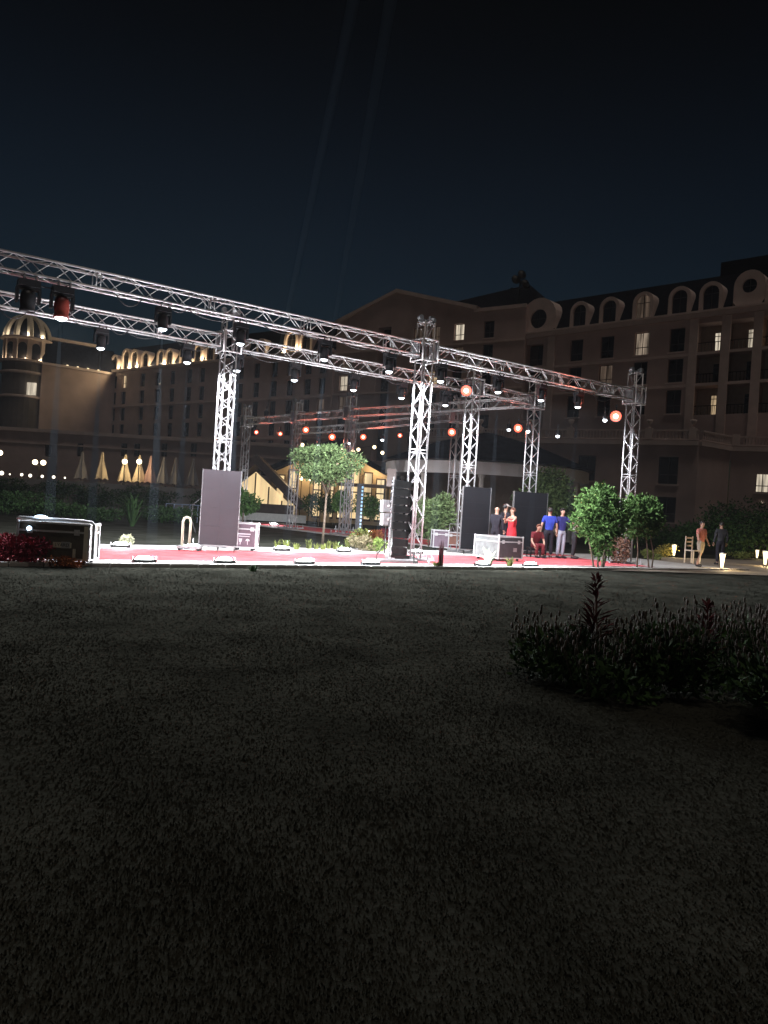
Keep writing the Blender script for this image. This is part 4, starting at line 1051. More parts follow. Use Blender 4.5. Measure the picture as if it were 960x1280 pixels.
    def mansard(s, z, h1, back1, h2=0.0, back2=0.0, s0=0.0, s1=None, y=0.15):
        s1 = s.L if s1 is None else s1
        b = MB(); b.add([(s0, y, z), (s1, y, z), (s1, y + back1, z + h1), (s0, y + back1, z + h1), (s1, y + back1 + 12, z + h1 + h2), (s0, y + back1 + 12, z + h1 + h2), (s0, y + 14 + back1, z), (s1, y + 14 + back1, z)],
                        [(0, 1, 2, 3), (3, 2, 4, 5), (0, 3, 5, 6), (1, 7, 4, 2)])
        return b.build('roof', ROOF, s.root)

# --- right wing with dormers and loggias
RW = Facade((16.6, 97.9), (48.0, 68.7), 'hotel_wing', 'long cream hotel wing with arched roof dormers and loggia balconies on the right')
ZC = RW.px(815, 399)[1]; ZT = 9.6
rows = [RW.px(846, 425)[1], RW.px(846, 463)[1], RW.px(846, 502)[1]]
opens = []; wins = []
LITSOFT = glow('lit window soft', (1.0, 0.78, 0.58), 0.35, var=0.85, scale=0.8)
lit_map = {(802, 0): LITSOFT, (760, 1): LITDIM, (668, 0): None}
for x in (721, 759, 802, 846):
    sc_ = RW.px(x, 430)[0]
    for r_, z in enumerate(rows):
        o = (sc_ - 0.85, sc_ + 0.85, z - 1.3, z + 1.3); opens.append(o); wins.append((o, lit_map.get((x, r_)) or (LITDIM if (x, r_) == (759, 1) else None)))
logs = []
for x in (884, 926, 966, 1005):
    sc_ = RW.px(x, 450)[0]; hw = 1.55 if x < 900 else 1.75
    for r_, z in enumerate(rows):
        o = (sc_ - hw, sc_ + hw, z - 1.55, z + 1.55, 1.9); opens.append(o); logs.append((o, x, r_))
sb2 = RW.px(669, 432)[0]
for r_, z in enumerate(rows):
    o = (sb2 - 1.2, sb2 + 1.2, z - 1.4, z + 1.3, 0.9); opens.append(o); wins.append((o, None))
RW.wall(ZT - 1, ZC, opens)
for i, (o, lt) in enumerate(wins):
    RW.window(*o[:4], y=0.9 if len(o) > 4 else 0.35, lit=lt, sill=len(o) == 4)
RAIL = mat('loggia rail', (0.30, 0.25, 0.22), 0.8, 0, 0.1, 4)
for o, x, r_ in logs:
    a0, a1, c0, c1, dp = o
    bk = MB(); wx0 = a0 + (a1 - a0) * 0.50; wx1 = a1 - 0.35; wt = c0 + 2.3
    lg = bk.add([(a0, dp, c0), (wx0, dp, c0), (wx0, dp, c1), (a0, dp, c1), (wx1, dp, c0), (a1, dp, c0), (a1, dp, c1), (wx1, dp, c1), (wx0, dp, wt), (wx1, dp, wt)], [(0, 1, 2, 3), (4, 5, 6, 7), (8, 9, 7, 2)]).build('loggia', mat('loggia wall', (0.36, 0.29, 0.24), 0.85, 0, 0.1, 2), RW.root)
    lt = {(884, 0): LITCOOL, (926, 0): LITCOOL, (966, 0): LITWARM, (884, 2): LITWARM}.get((x, r_))
    MB().add([(wx0, dp + 0.02, c0), (wx1, dp + 0.02, c0), (wx1, dp + 0.02, wt), (wx0, dp + 0.02, wt)], [(0, 1, 2, 3)]).build('pane', lt or GLASS, lg)
    MB().bx((wx0 + wx1) / 2 - 0.04, (wx0 + wx1) / 2 + 0.04, dp - 0.05, dp + 0.01, c0, wt).bx(wx0, wx1, dp - 0.05, dp + 0.01, wt - 0.4, wt - 0.33).build('glazing_bar', FRAME, lg)
    rl = MB().bx(a0, a1, 0.08, 0.14, c0 + 0.92, c0 + 1.0)
    for k in range(9): q = a0 + (a1 - a0) * (k + 0.5) / 9; rl.bx(q - 0.025, q + 0.025, 0.09, 0.13, c0, c0 + 0.92)
    rl.build('railing', DARKM, lg)
for z in (rows[0] - 1.9, rows[1] - 1.9): RW.band('string_course', z, 0.28, 0.14)
RW.band('cornice', ZC - 0.55, 0.5, 0.35); RW.band('cornice_top', ZC - 0.04, 0.22, 0.5)
for x in (866, 906, 946, 985): 
    q = RW.px(x, 450)[0]; RW.band('pilaster', ZT, ZC - 0.6 - ZT, 0.22, q - 0.45, q + 0.45)
for x in (649, 689):
    q = RW.px(x, 450)[0]; RW.band('pilaster', ZT, ZC - 0.6 - ZT, 0.22, q - 0.5, q + 0.5)
RW.mansard(ZC + 0.18, 4.4, 2.6, 1.6)
ZD = ZC + 0.19
for x in (724, 761, 803, 848, 887):
    RW.dormer(RW.px(x, 395)[0], ZD, 2.5, 3.1, lit=LITDIM if x == 803 else None)
RW.dormer(RW.px(936, 370)[0], ZD, 3.1, 3.7, oculus=True)
RW.dormer(RW.px(974, 360)[0], ZD, 2.6, 3.2)
RW.dormer(RW.px(673, 395)[0], ZD, 5.0, 4.3, oculus=True)
sr = RW.px(885, 350)[0]
MB().bx(sr, RW.L, 3.4, 9.0, ZC + 4.0, ZC + 6.3).build('roof_block', ROOF, RW.root)

# --- central gabled wing
CW = Facade((-8.6, 114.2), (16.4, 97.2), 'hotel_wing', 'tall cream hotel wing with a broad gable behind the speaker tower')
zr = [CW.px(573, 415)[1] - 3.05 * k for k in range(6)]
ZE = CW.px(594, 387)[1]
opens = []; wins = []
def cwin(x, rows_, lits, hw=0.75, hh_=1.1):
    q = CW.px(x, 430)[0]
    for r_ in rows_:
        o = (q - hw, q + hw, zr[r_] - hh_, zr[r_] + hh_); opens.append(o); wins.append((o, lits.get(r_)))
cwin(573, range(6), {0: LITCOOL, 1: LITDIM})
cwin(543, range(6), {0: LITDIM, 2: LITWARM})
cwin(522, range(6), {0: LITDIM})
cwin(610, range(6), {})
cwin(432, range(1, 6), {2: LITCOOL, 3: LITDIM, 1: LITDIM})
q = CW.px(480, 430)[0]; rec = (q - 1.1, q + 1.1, 8.0, zr[0] + 1.6, 1.5); opens.append(rec)
CW.wall(5, ZE, opens)
MB().add([(rec[0], 1.5, 8), (rec[1], 1.5, 8), (rec[1], 1.5, rec[3]), (rec[0], 1.5, rec[3])], [(0, 1, 2, 3)]).build('recess_glazing', GLASS, CW.root)
for o, lt in wins: CW.window(*o[:4], lit=lt)
g0, gpk, g1 = 0.0, CW.px(497, 366), CW.px(594, 387)[0]
MB().prism([(g0, ZE - 0.01), (g1, ZE - 0.01), (gpk[0], gpk[1])], 0.0, 4.0).build('gable', WALL, CW.root)
rk = MB()
for (a, za), (b2, zb) in (((g0 - 0.4, ZE - 0.1), gpk), (gpk, (g1 + 0.4, ZE - 0.1))):
    rk.add([(a, -0.35, za), (b2, -0.35, zb), (b2, -0.35, zb + 0.5), (a, -0.35, za + 0.5), (a, 4.2, za), (b2, 4.2, zb), (b2, 4.2, zb + 0.5), (a, 4.2, za + 0.5)], [(0, 1, 2, 3), (3, 2, 6, 7), (0, 4, 5, 1), (4, 7, 6, 5)])
rk.build('raking_cornice', TRIM, CW.root)
CW.band('cornice', ZE - 0.4, 0.45, 0.3, g1); CW.band('string_course', zr[0] - 1.75, 0.25, 0.14); CW.band('string_course', zr[2] - 1.75, 0.25, 0.14)
MB().add([(0.5, 4, ZE), (CW.L, 3.2, ZE), (CW.L + 0.5, 9, ZE + 1.6), (CW.L - 4, 9, CW.px(602, 352)[1] + 1.8), (4, 10, ZE + 3.4), (-3.5, 9, ZE + 0.6), (CW.L, 20, ZE), (0, 20, ZE)], [(0, 1, 2, 3, 4), (0, 4, 5), (4, 3, 6, 7), (3, 2, 6), (5, 4, 7)]).build('roof', ROOF, CW.root)

# --- left wing with lit dormers
LW = Facade((-54.0, 148.0), (-8.9, 113.9), 'hotel_wing', 'distant cream hotel wing with warmly lit dormers on the left')
ZL = LW.px(200, 458)[1]
zl = [ZL - 2.2 - 3.1 * k for k in range(5)]
opens = []; wins = []
for x in (143, 155, 178, 197, 215, 236, 252, 300, 320, 342, 362, 384, 402):
    q = LW.px(x, 480)[0]
    for r_, z in enumerate(zl):
        o = (q - 0.7, q + 0.7, z - 1.2, z + 1.2); opens.append(o); wins.append((o, LITWARM if (x, r_) == (155, 0) else (LITDIM if (x, r_) in ((402, 2), (384, 3)) else None)))
LW.wall(5, ZL, opens)
for o, lt in wins: LW.window(*o[:4], lit=lt, sill=False)
LW.band('cornice', ZL - 0.3, 0.45, 0.4); LW.band('string_course', zl[1] - 1.7, 0.25, 0.15); LW.band('string_course', zl[3] - 1.7, 0.25, 0.15)
LW.mansard(ZL + 0.14, 4.6, 2.4, 1.5)
for x, w_, h_ in ((143, 2.4, 3.0), (157, 2.7, 3.9), (167, 2.6, 3.6), (181, 2.4, 3.0), (200, 2.2, 3.0), (211, 2.3, 3.0), (229, 2.3, 3.0), (246, 2.5, 3.2), (262, 2.4, 3.0), (300, 2.2, 2.8), (325, 2.2, 2.8), (362, 3.0, 3.6), (381, 2.6, 3.2)):
    LW.dormer(LW.px(x, 450)[0], ZL + 0.15, w_, h_)
def uplight(root, x, y, z, power, k=0):
    u = MB().box((x, y, z + 0.06), (0.3, 0.2, 0.12)).build('uplight', glow('warm uplight lens', (1.0, 0.8, 0.5), 2.5), root)
    lamp('POINT', (x, y, z + 0.3), power * 1.9, (1.0, 0.76, 0.42), root, 0.1)
for x, pw in ((150, 130), (162, 240), (172, 240), (190, 110), (206, 110), (220, 110), (238, 120), (254, 130), (354, 170), (371, 260)):
    uplight(LW.root, LW.px(x, 450)[0], -0.22, ZL + 0.16, pw)

# --- plain link block and domed corner tower on the far left
KB = Facade((-63.5, 139.5), (-53.0, 147.5), 'hotel_link_block', 'plain dark cream block between the domed tower and the lit dormers')
ZK = KB.px(95, 460)[1]
KB.wall(4, ZK, []); KB.band('cornice', ZK - 0.3, 0.45, 0.35); KB.mansard(ZK + 0.14, 4.4, 1.6, 0.8)
MB().bx(1.0, KB.L - 2.5, 2.4, 6, ZK + 4.8, ZK + 5.4).build('roof_parapet', TRIM, KB.root)
for x in (84, 97, 110, 123): uplight(KB.root, KB.px(x, 458)[0], -0.15, ZK + 0.16, 22)
c_ = at(31.5, 470, 141.5)
DT = thing('domed_tower', 'round hotel corner tower with a ribbed lit dome', 'building', (c_.x, c_.y, 0))
def zz(y): return at(31.5, y, 141.5).z
RD = 27.0 / 961 * 141.5
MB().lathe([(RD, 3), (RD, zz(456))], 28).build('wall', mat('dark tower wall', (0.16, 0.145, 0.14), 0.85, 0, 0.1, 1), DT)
MB().lathe([(RD, zz(456)), (RD + 0.4, zz(455.5)), (RD + 0.4, zz(453)), (RD - 0.35, zz(453))], 28).build('cornice', TRIM, DT)
MB().lathe([(RD - 0.35, zz(453)), (RD - 0.35, zz(427))], 28).build('drum', WALL, DT)
MB().lathe([(RD - 0.35, zz(428)), (RD + 0.5, zz(427)), (RD + 0.5, zz(425)), (RD - 0.3, zz(424.5))], 28).build('drum_cornice', TRIM, DT)
hD = zz(398) - zz(424.5)
MB().lathe([((RD - 0.4) * math.cos(a * math.pi / 20) ** 0.8 if a < 10 else 0.3, zz(424.5) + hD * math.sin(a * math.pi / 20)) for a in range(11)], 28).build('dome', ROOF, DT, smooth=True)
for k in range(10):
    a = k * math.pi / 5 + 0.25
    MB().tube([((RD - 0.3) * math.cos(b_ * math.pi / 20) ** 0.8 * math.cos(a), (RD - 0.3) * math.cos(b_ * math.pi / 20) ** 0.8 * math.sin(a), zz(424.5) + hD * math.sin(b_ * math.pi / 20)) for b_ in range(10)], 0.55, 6).build('dome_rib', mat('pale dome rib', (0.55, 0.5, 0.42), 0.6), DT)
    MB().bx(-0.4, 0.4, -0.25, 0.25, zz(453), zz(427.5)).build('pilaster', TRIM, DT, ((RD - 0.25) * math.cos(a), (RD - 0.25) * math.sin(a), 0), (0, 0, a + math.pi / 2))
    b = MB(); r_ = 0.75; pts = [(r_, zz(452))] + [(r_ * math.cos(math.pi * q / 8), zz(437) + r_ * math.sin(math.pi * q / 8)) for q in range(9)] + [(-r_, zz(452))]
    b.prism(pts, -0.06, 0.06); a2 = a + math.pi / 10
    b.build('arched_window', GLASS, DT, ((RD - 0.36) * math.cos(a2), (RD - 0.36) * math.sin(a2), 0), (0, 0, a2 + math.pi / 2))
MB().lathe([(0.9, zz(398.5)), (0.9, zz(392)), (1.1, zz(391.5)), (0.9, zz(390.5)), (0.35, zz(387)), (0.08, zz(386)), (0.06, zz(378)), (0.0001, zz(377))], 14).build('lantern', TRIM, DT)
for x, y in ((11, 486), (39, 486)):
    p = at(x, y, 141.5 - RD); MB().box((p.x - c_.x, p.y - c_.y - 0.2 + (1.2 if x == 11 else 0.35), p.z), (1.5, 0.5, 2.2)).build('window', LITCOOL, DT)
for y in (470, 500): MB().lathe([(RD, zz(y)), (RD + 0.25, zz(y - 1)), (RD + 0.25, zz(y - 3)), (RD, zz(y - 3.5))], 28).build('string_course', TRIM, DT)
for a in (-2.6, -1.9, -1.2, -0.5): 
    lamp('POINT', ((RD + 0.1) * math.cos(a), (RD + 0.1) * math.sin(a), zz(452) + 0.15), 40, (1.0, 0.8, 0.5), DT, 0.1)
    lamp('POINT', ((RD + 0.12) * math.cos(a), (RD + 0.12) * math.sin(a), zz(424) + 0.25), 75, (1.0, 0.85, 0.62), DT, 0.1)

# --- terrace podium with balustrade
def urn(f, q, z, y):
    MB().lathe([(0.16, 0), (0.16, 0.08), (0.07, 0.16), (0.09, 0.3), (0.26, 0.55), (0.3, 0.75), (0.22, 0.78), (0.0001, 0.72)], 10, (q, y, z)).build('urn', TRIM, f.root, smooth=True)
def balustrade(f, s0, s1, z, posts, y=0.0, urns=True):
    MB().bx(s0, s1, y - 0.14, y + 0.14, z, z + 0.12).build('balustrade_base', TRIM, f.root)
    MB().bx(s0, s1, y - 0.15, y + 0.15, z + 0.78, z + 0.92).build('balustrade_rail', TRIM, f.root)
    bal = MB().lathe([(0.06, 0.12), (0.10, 0.28), (0.06, 0.5), (0.045, 0.62), (0.08, 0.68), (0.08, 0.78)], 7).mesh('baluster', TRIM, True)
    for q in posts:
        MB().bx(q - 0.32, q + 0.32, y - 0.22, y + 0.22, z, z + 1.05).build('pedestal', TRIM, f.root)
        if urns: urn(f, q, z + 1.05, y)
    q = s0 + 0.15
    while q < s1:
        if all(abs(q - pp) > 0.42 for pp in posts): link('baluster', bal, f.root, (q, y, z))
        q += 0.30
T1 = Facade((3.0, 82.3), (27.7, 68.8), 'terrace_wall', 'cream two-storey terrace wall topped by a long stone balustrade', 'building')
ZB = T1.px(780, 549)[1]
opens = []; wins = []
for x, y, hw, hh_, lt in ((835, 588, 0.85, 1.25, None), (832, 637, 0.85, 1.15, None), (733, 585, 0.85, 1.2, None), (684, 578, 0.6, 0.6, LITDIM), (640, 585, 0.8, 1.2, None), (590, 575, 0.8, 1.2, None)):
    q, z = T1.px(x, y); o = (q - hw, q + hw, z - hh_, z + hh_); opens.append(o); wins.append((o, lt))
T1.wall(0, ZB, opens)
for o, lt in wins: T1.window(*o[:4], lit=lt)
T1.band('cornice', ZB - 0.5, 0.4, 0.3)
balustrade(T1, 0, T1.L, ZB, [T1.px(x, 545)[0] for x in (600, 660, 713, 811, 866)])
T2 = Facade((27.75, 68.85), (31.9, 71.8), 'terrace_wall', 'short angled piece of terrace wall turning the balustrade corner', 'building')
T2.wall(0, ZB, []); balustrade(T2, 0.4, T2.L, ZB, [], urns=False); T2.band('cornice', ZB - 0.5, 0.4, 0.3)
T3 = Facade((32.0, 71.8), (44.0, 66.0), 'terrace_wall', 'terrace wall with a lit window at the right beyond the balustrade corner', 'building')
q, z = T3.px(953, 602); o1 = (q - 0.55, q + 0.55, z - 1.0, z + 0.75)
T3.wall(0, ZB, [o1]); T3.window(*o1, lit=LITCOOL); balustrade(T3, 0, T3.L, ZB, [0.35, 6.5], urns=False); T3.band('cornice', ZB - 0.5, 0.4, 0.3)
for x, y in ((952, 628),):
    q, z = T3.px(x, y); MB().ball((q, -0.12, z), 0.1, 8, 5).build('wall_lamp', glow('dim wall lamp', (1, 0.8, 0.6), 0.6), T3.root)
T0 = Facade((-66.0, 113.0), (-3.0, 112.0), 'podium_wall', 'long low cream podium wall behind the closed parasols', 'building')
ZP = T0.px(187, 545)[1]
opens = []
for x in (60, 100, 155, 171, 205, 242, 275): 
    q, z = T0.px(x, 562); opens.append((q - 0.45, q + 0.45, z - 1.0, z + 0.9))
T0.wall(0, ZP, opens)
for o in opens: T0.window(*o, lit=None, sill=False)
T0.band('cornice', ZP - 0.45, 0.5, 0.35); T0.band('string_course', ZP - 2.2, 0.2, 0.12)

# ------------------------------------------------------------------ bar pavilion behind the runway
bp_ = col_at(602, 48.0)
PV = thing('bar_pavilion', 'round bar pavilion with a dark low roof and pale curved fascia', 'building', bp_, 0)
RP = 5.7
MB().lathe([(RP + 0.5, 3.62), (RP + 0.55, 3.62), (RP + 0.55, 4.3), (RP + 0.35, 4.36), (RP + 0.35, 3.62)], 40).build('fascia', mat('pale fascia', (0.62, 0.58, 0.56), 0.7, 0, 0.06, 2), PV)
MB().lathe([(RP + 0.8, 4.37), (RP + 0.6, 4.55), (3.2, 5.75), (0.4, 6.5), (0.0001, 6.55), ], 40).build('roof', ROOF, PV)
MB().lathe([(RP + 0.8, 4.37), (0.0001, 4.38)], 40).build('ceiling', TIMBER, PV)
MB().lathe([(RP - 1.6, 0), (RP - 1.6, 4.36)], 24, (0, 0.6, 0), 1, 1, 0.25, math.pi - 0.25).build('back_wall', mat('pavilion wall', (0.30, 0.22, 0.17), 0.8, 0, 0.15, 1.5), PV)
MB().lathe([(RP - 2.0, 0), (RP - 2.0, 1.05), (RP - 1.5, 1.05), (RP - 1.5, 1.1), (RP - 2.1, 1.1)], 24, (0, 0, 0), 1, 1, math.pi + 0.3, 2 * math.pi - 0.3).build('counter', TIMBER, PV)
for k in range(10):
    a = k * math.pi / 5 + 0.15
    MB().lathe([(0.2, 0), (0.2, 0.15), (0.14, 0.2), (0.13, 3.4), (0.2, 3.55), (0.2, 3.63)], 10, (RP * math.cos(a), RP * math.sin(a), 0)).build('column', mat('pavilion column', (0.45, 0.4, 0.36), 0.7), PV, smooth=True)
q = at(709, 620, 46.0)
MB().box((q.x - bp_.x, q.y - bp_.y, q.z - 0.2), (0.45, 0.1, 1.5)).build('lit_doorway', LITDIM, PV)
lw_ = MB().box((at(487, 597, 43).x - bp_.x + 0.1, -4.2, 3.2), (0.5, 0.5, 1.0)).build('corner_drop', TRIM, PV)

# ------------------------------------------------------------------ restaurant with warmly lit gables
WARMW = glow('warm interior glow', (1.0, 0.72, 0.36), 1.15, var=0.45, scale=0.6)
WARMH = glow('warm hall glow', (1.0, 0.76, 0.42), 1.3, var=0.6, scale=0.8)
rb = col_at(412, 62.0)
RB = thing('restaurant', 'restaurant building with a broad warmly lit gable behind the umbrella-shaped tree', 'building', rb, R(-6))
kx = 62.0 / 961
WB = 75 * kx; EZ, AZ = 3.9, 6.1
MB().prism([(-WB, 0), (WB, 0), (WB, EZ), (0, AZ), (-WB, EZ)], 0.0, 0.3).build('gable_wall', mat('cream interior wall', (0.6, 0.47, 0.3), 0.8, 0, 0.08, 2), RB)
rf = MB()
lamp('POINT', (0.8, -0.9, 5.0), 120, (1, 0.72, 0.4), RB, 0.2)
for s in (-1, 1):
    rf.add([(s * (WB + 0.7), -1.3, EZ - 0.45), (0, -1.3, AZ + 0.05), (0, -1.3, AZ + 0.5), (s * (WB + 0.7), -1.3, EZ), (s * (WB + 0.7), 11, EZ - 0.45), (0, 11, AZ + 0.05), (0, 11, AZ + 0.5), (s * (WB + 0.7), 11, EZ)],
           [(0, 1, 2, 3), (3, 2, 6, 7), (0, 4, 5, 1), (4, 7, 6, 5), (0, 3, 7, 4)])
rf.build('roof', ROOF, RB)
for k in range(9):
    x0 = -WB + 0.25 + k * (2 * WB - 0.5) / 9; x1 = x0 + (2 * WB - 0.5) / 9 - 0.28
    if k in (2,): continue
    tp = min(EZ + (1 - abs((x0 + x1) / 2) / WB) * (AZ - EZ) - 0.55, 5.9)
    fo = MB().bx(x0, x0 + 0.08, -0.08, -0.004, 0.3, tp).bx(x1 - 0.08, x1, -0.08, -0.004, 0.3, tp).bx(x0, x1, -0.08, -0.004, tp - 0.1, tp).bx(x0, x1, -0.075, -0.006, 2.5, 2.6).bx(x0, x1, -0.08, -0.004, 0.3, 0.45).build('window', TIMBER, RB)
    MB().add([(x0, -0.02, 0.3), (x1, -0.02, 0.3), (x1, -0.02, tp), (x0, -0.02, tp)], [(0, 1, 2, 3)]).build('pane', WARMH if k % 3 else WARMW, fo)
for x in (-WB + 0.2, -2.6, 0.0, 2.6, WB - 0.2):
    MB().lathe([(0.16, 0), (0.13, 0.2), (0.12, EZ - 0.3), (0.2, EZ - 0.1), (0.2, EZ)], 10, (x, -1.0, 0)).build('column', mat('cream column', (0.6, 0.5, 0.36), 0.7), RB, smooth=True)
MB().bx(0.8, WB + 3.0, -2.6, -1.4, 2.95, 3.2).build('porch_roof', TRIM, RB)
lamp('POINT', (-2.0, -1.2, 4.2), 160, (1, 0.72, 0.4), RB, 0.2); lamp('POINT', (3.6, -0.9, 4.4), 160, (1, 0.72, 0.4), RB, 0.2)
pa = col_at(316, 56.0)
PG = thing('thatched_porch', 'steep dark-roofed porch with a warmly lit triangular front beside the farthest tower', 'building', pa, R(4))
HW, PA = 3.3, 4.0
MB().prism([(-HW + 0.6, 1.2), (HW - 0.6, 1.2), (0, PA - 0.5)], 0.3, 0.4).build('lit_gable', WARMW, PG)
MB().bx(-HW + 0.4, HW - 0.4, 0.2, 0.5, 0, 1.2).build('base_wall', TIMBER, PG)
for k in range(5):
    x = -2.0 + k; MB().bx(x - 0.05, x + 0.05, 0.2, 0.29, 1.2, PA - 0.6 - abs(x) * 0.95).build('mullion', TIMBER, PG)
rf = MB()
for s in (-1, 1):
    rf.add([(s * HW, -0.6, 0.9), (0, -0.6, PA), (0, -0.6, PA + 0.75), (s * (HW + 0.5), -0.6, 1.3), (s * HW, 6, 0.9), (0, 6, PA), (0, 6, PA + 0.75), (s * (HW + 0.5), 6, 1.3)], [(0, 1, 2, 3), (3, 2, 6, 7), (0, 4, 5, 1), (4, 7, 6, 5), (0, 3, 7, 4)])
rf.build('roof', TIMBER, PG)
MB().bx(-HW, HW + 0.6, -1.8, -1.5, 0, 0.55).build('low_wall', WHITEP, PG)
# festoon of warm bulbs along the restaurant eaves
BULB = glow('warm bulb', (1.0, 0.78, 0.45), 5.0)
fs_ = [at(x, y, 56.5) for x, y in ((378, 556), (393, 561), (405, 563), (415, 561), (427, 563), (441, 564), (448, 562), (468, 559), (478, 566))]
ft = thing('festoon', 'string of warm bulbs hung in front of the restaurant gable', 'string lights', fs_[0])
MB().tube([p - fs_[0] + Vector((0, 0, 0.12)) for p in fs_], 0.012, 5).build('cable', BLACK, ft)
bme = MB().ball((0, 0, 0), 0.13, 8, 6).mesh('bulb', BULB, True)
for p in fs_: link('bulb', bme, ft, p - fs_[0])
for k, (x, y) in enumerate(((377, 598), (388, 599), (399, 603), (362, 656))):
    p = at(x, y, 55.0)
    l_ = thing('lantern', 'small warm lantern standing before the restaurant', 'lamp', (p.x, p.y, 0), 0, 'small restaurant lanterns')
    MB().tube([(0, 0, 0), (0, 0, max(0.2, p.z - 0.12))], 0.03, 6).build('post', DARKM, l_)
    MB().ball((0, 0, max(0.3, p.z)), 0.14, 8, 6).build('globe', BULB, l_, smooth=True)

# ------------------------------------------------------------------ raised pool terrace on the left
tb = MB().bx(-62, -9.5, 57, 96, 0.0, 1.95)
struct(tb.build('pool_terrace', mat('terrace paving', (0.30, 0.27, 0.25), 0.8, 0, 0.15, 1.0, 0.1, 6)))
CANV, PINKC, GREYCV = mat('cream canvas', (0.62, 0.52, 0.38), 0.85, 0, 0.08, 3, 0.2, 12), mat('pinkish canvas', (0.42, 0.27, 0.25), 0.85, 0, 0.08, 3, 0.2, 12), mat('grey canvas', (0.26, 0.25, 0.26), 0.85, 0, 0.08, 3, 0.2, 12)
for x, yt, yb, m_, lab in ((126, 570, 604, CANV, 'closed pale parasol standing alone on the pool terrace'), (155, 575, 605, CANV, 'closed cream parasol lit by a globe lamp, left of the lit pair'), (173, 574, 606, CANV, 'closed cream parasol lit by a globe lamp, right of the lit pair'),
                           (187, 571, 604, PINKC, 'closed pinkish parasol next to the lit cream pair'), (203, 576, 607, GREYCV, 'closed grey parasol beyond the pinkish one'), (218, 577, 607, GREYCV, 'closed dark grey parasol half lost in shade'), (240, 578, 607, GREYCV, 'closed dark parasol left of the purple-grey screen'),
                           (101, 572, 603, GREYCV, 'closed dark parasol left of the pale one')):
    p = at(x, yb, 60.0); p.z = 1.95
    H = max(2.4, (yb - yt) / 961 * 60 + 0.35)
    u = thing('closed_parasol', lab, 'parasol', p)
    MB().tube([(0, 0, 0), (0, 0, H)], 0.025, 6).build('pole', TIMBER, u); MB().box((0, 0, 0.05), (0.5, 0.5, 0.1)).build('base', STEEL, u)
    c = MB(); n = 18; prof = [(0.03, H), (0.07, H - 0.1), (0.16, H - 0.8), (0.33, H - 1.5), (0.46, H - 2.05)]
    for r, z in prof:
        for k in range(n):
            a = 2 * math.pi * k / n; rr = r * (1 + (0.22 if k % 3 == 0 else -0.1)) + 0.01 * math.sin(k * 7.1 + z * 3); c.v.append((rr * math.cos(a), rr * math.sin(a), z - (0.12 if (k % 3 == 0 and z < H - 2) else 0)))
    for i in range(len(prof) - 1):
        for k in range(n): c.f.append((i * n + k, i * n + (k + 1) % n, (i + 1) * n + (k + 1) % n, (i + 1) * n + k))
    c.build('canopy', m_, u)
GLOBE = glow('globe lamp', (1.0, 0.80, 0.5), 6.0)
def lamp_post(x, y, Y, heads, label, pw, z0=1.95):
    p = at(x, y, Y); u = thing('lamp_post', label, 'lamp', (p.x, p.y, z0)); h = p.z - z0
    MB().lathe([(0.12, 0), (0.12, 0.1), (0.05, 0.25), (0.04, h - 0.3), (0.05, h - 0.2)], 8).build('post', DARKM, u, smooth=True)
    for dx in heads:
        if dx: MB().tube([(0, 0, h - 0.25), (dx, 0, h - 0.25), (dx, 0, h - 0.12)], 0.02, 6).build('arm', DARKM, u)
        MB().ball((dx, 0, h), 0.20, 12, 8).build('globe', GLOBE, u, smooth=True)
        lamp('POINT', (dx, -0.35, h), pw, (1.0, 0.76, 0.42), u, 0.15)
lamp_post(156, 577, 59.2, (0,), 'globe lamp in front of the left lit cream parasol', 95)
lamp_post(174, 577, 59.2, (0,), 'globe lamp in front of the right lit cream parasol', 95)
lamp_post(49, 578, 60, (-0.32, 0.32), 'twin-globe lamp post on the pool terrace', 25)
lamp_post(0, 566, 59, (0,), 'globe lamp post at the left end of the pool terrace', 40)
TL = glow('small table lamp', (1.0, 0.88, 0.68), 3.0)
for x, y, r in ((2, 593, 0.16), (27, 595, 0.11), (67, 598, 0.12), (81, 599, 0.07), (37, 607, 0.13), (52, 608, 0.11), (12, 597, 0.06)):
    p = at(x, y, 58.0); z = max(p.z, 2.1)
    u = thing('table_lamp', 'small pale lamp glowing low on the pool terrace', 'lamp', (p.x, p.y, 1.95), 0, 'small lamps of the pool terrace')
    MB().lathe([(0.07, 0), (0.02, 0.03), (0.02, max(0.06, z - 1.95))], 8).build('stem', DARKM, u)
    MB().ball((0, 0, z - 1.95 + 0.1), r, 8, 6).build('shade', TL, u, smooth=True)
for i in range(6):
    plant('terrace_hedge', 'dark clipped hedge bush along the front of the pool terrace', 'shrub', (-38 + i * 5.2, 55.6, 0), blobset((0, 0, 0.95), (2.9, 0.7, 0.95), 14, 500 + i, 0.4), 2400, 0.2, DGREEN, seed=510 + i, group='hedge bushes of the pool terrace', crown='foliage')
pr = thing('pool_railing', 'low pale blue metal railing left of the purple-grey screen', 'railing', gp(206, 651), R(3))
RLM = mat('pale blue metal', (0.3, 0.36, 0.5), 0.4, 0.4, 0.05, 8)
for z in (0.95, 0.55): MB().tube([(0, 0, z), (2.2, 0, z)], 0.022, 6).build('rail', RLM, pr)
for k in range(6): MB().tube([(0.02 + k * 0.432, 0, 0), (0.02 + k * 0.432, 0, 0.95)], 0.02, 6).build('post', RLM, pr)
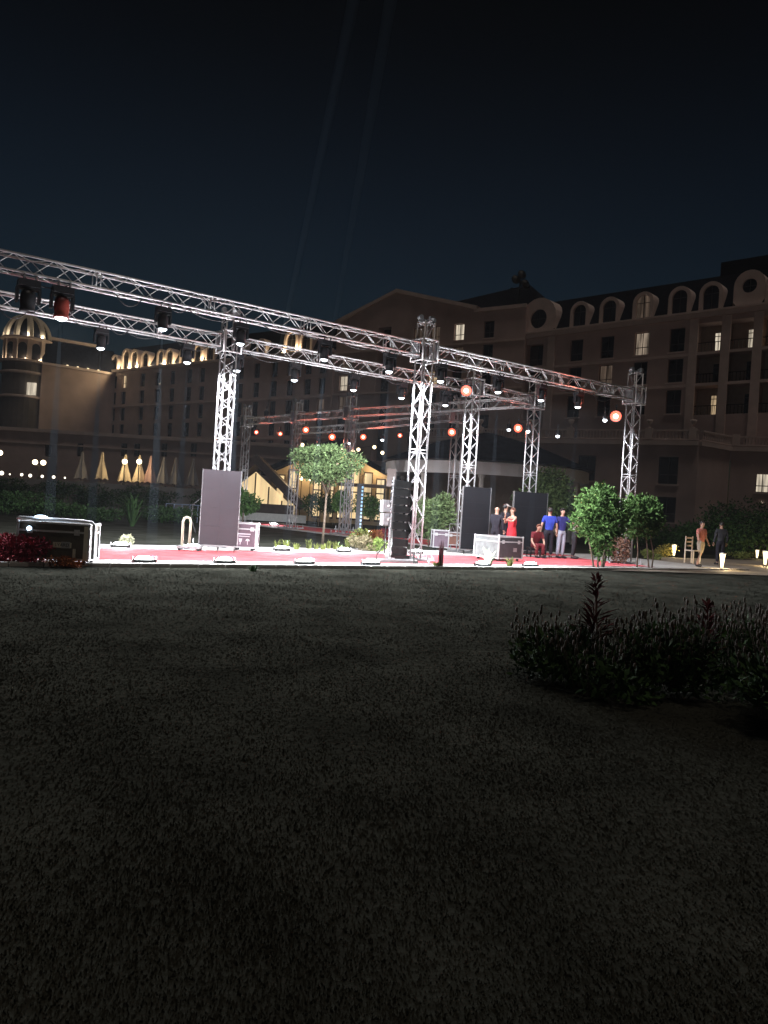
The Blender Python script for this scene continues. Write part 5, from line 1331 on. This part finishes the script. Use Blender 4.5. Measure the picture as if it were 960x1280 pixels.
# mast with dishes on the roof ridge between the gable and the right wing
p = at(649, 372, 104)
ms = thing('roof_mast', 'dark antenna mast with round dishes on the hotel roof', 'antenna', (p.x, p.y, p.z - 3.0))
MB().tube([(0, 0, 0), (0, 0, 6.4)], 0.12, 6).build('pole', DARKM, ms)
for k in range(3): MB().tube([(-1.3 + k * 0.3, 0, 4.2 + k * 0.8), (1.3 - k * 0.3, 0, 4.2 + k * 0.8)], 0.07, 6).build('crossbar', DARKM, ms)
for x, z in ((-0.6, 5.4), (0.7, 4.9), (0.2, 6.1)):
    MB().lathe([(0.05, 0.2), (0.5, 0.05), (0.65, -0.1), (0.5, 0.0), (0.0001, 0.1)], 12).build('dish', DARKM, ms, (x, -0.2, z), (R(80), 0, 0.3))
# two beam lamps added on the far trusses to draw flare-like sky streaks
for (x0, y0), (x1, y1), pw in (((333, 517), (442, 0), 1900000), ((398, 520), (478, 60), 700000)):
    a_ = arm_pt(x0, y0, B3); b_ = at(x1, y1, a_.y + 1.0)
    th = thing('added_beam_light', 'added white beam lamp drawing a flare-like sky streak, on the farthest truss beam' if x0 < 350 else 'added dim beam lamp drawing a flare-like sky streak, on the far truss beam above the tree', 'stage light', a_)
    MB().lathe([(0.03, -0.25), (0.12, -0.2), (0.14, 0.1), (0.13, 0.12)], 12).build('body', BLACK, th, smooth=True)
    MB().lathe([(0.0001, 0.14), (0.12, 0.1)], 12).build('lens', WHITE_LENS, th)
    lamp('SPOT', (0, 0, 0.2), pw, (0.6, 0.78, 1.0), th, 0.05, (b_ - a_).to_track_quat('-Z', 'Y').to_euler(), R(1.5), 0.3)
    light_beam(Matrix.Translation(a_) @ (b_ - a_).to_track_quat('-Z', 'Y').to_matrix().to_4x4() @ Matrix.Translation((0, 0, -0.3)), 42.0, R(0.72), 'long faint beam added as a flare-like streak in the night sky' if x0 < 350 else 'dimmer beam added as a flare-like streak beside the long one', None, 0.06)

# ------------------------------------------------------------------ the night air of the garden
hz = MB().bx(-95, 75, -8, 175, -1.2, 60).build('haze', None)
hz['kind'] = 'stuff'
hm_ = bpy.data.materials.new('night haze'); hm_.use_nodes = True
hn = hm_.node_tree.nodes; hn.clear()
ho = hn.new('ShaderNodeOutputMaterial'); hv = hn.new('ShaderNodeVolumePrincipled')
hv.inputs['Color'].default_value = (0.86, 0.92, 1.0, 1)
hv.inputs['Density'].default_value = 0.00026
hv.inputs['Anisotropy'].default_value = 0.0
hm_.node_tree.links.new(hv.outputs[0], ho.inputs['Volume'])
hz.data.materials.append(hm_)
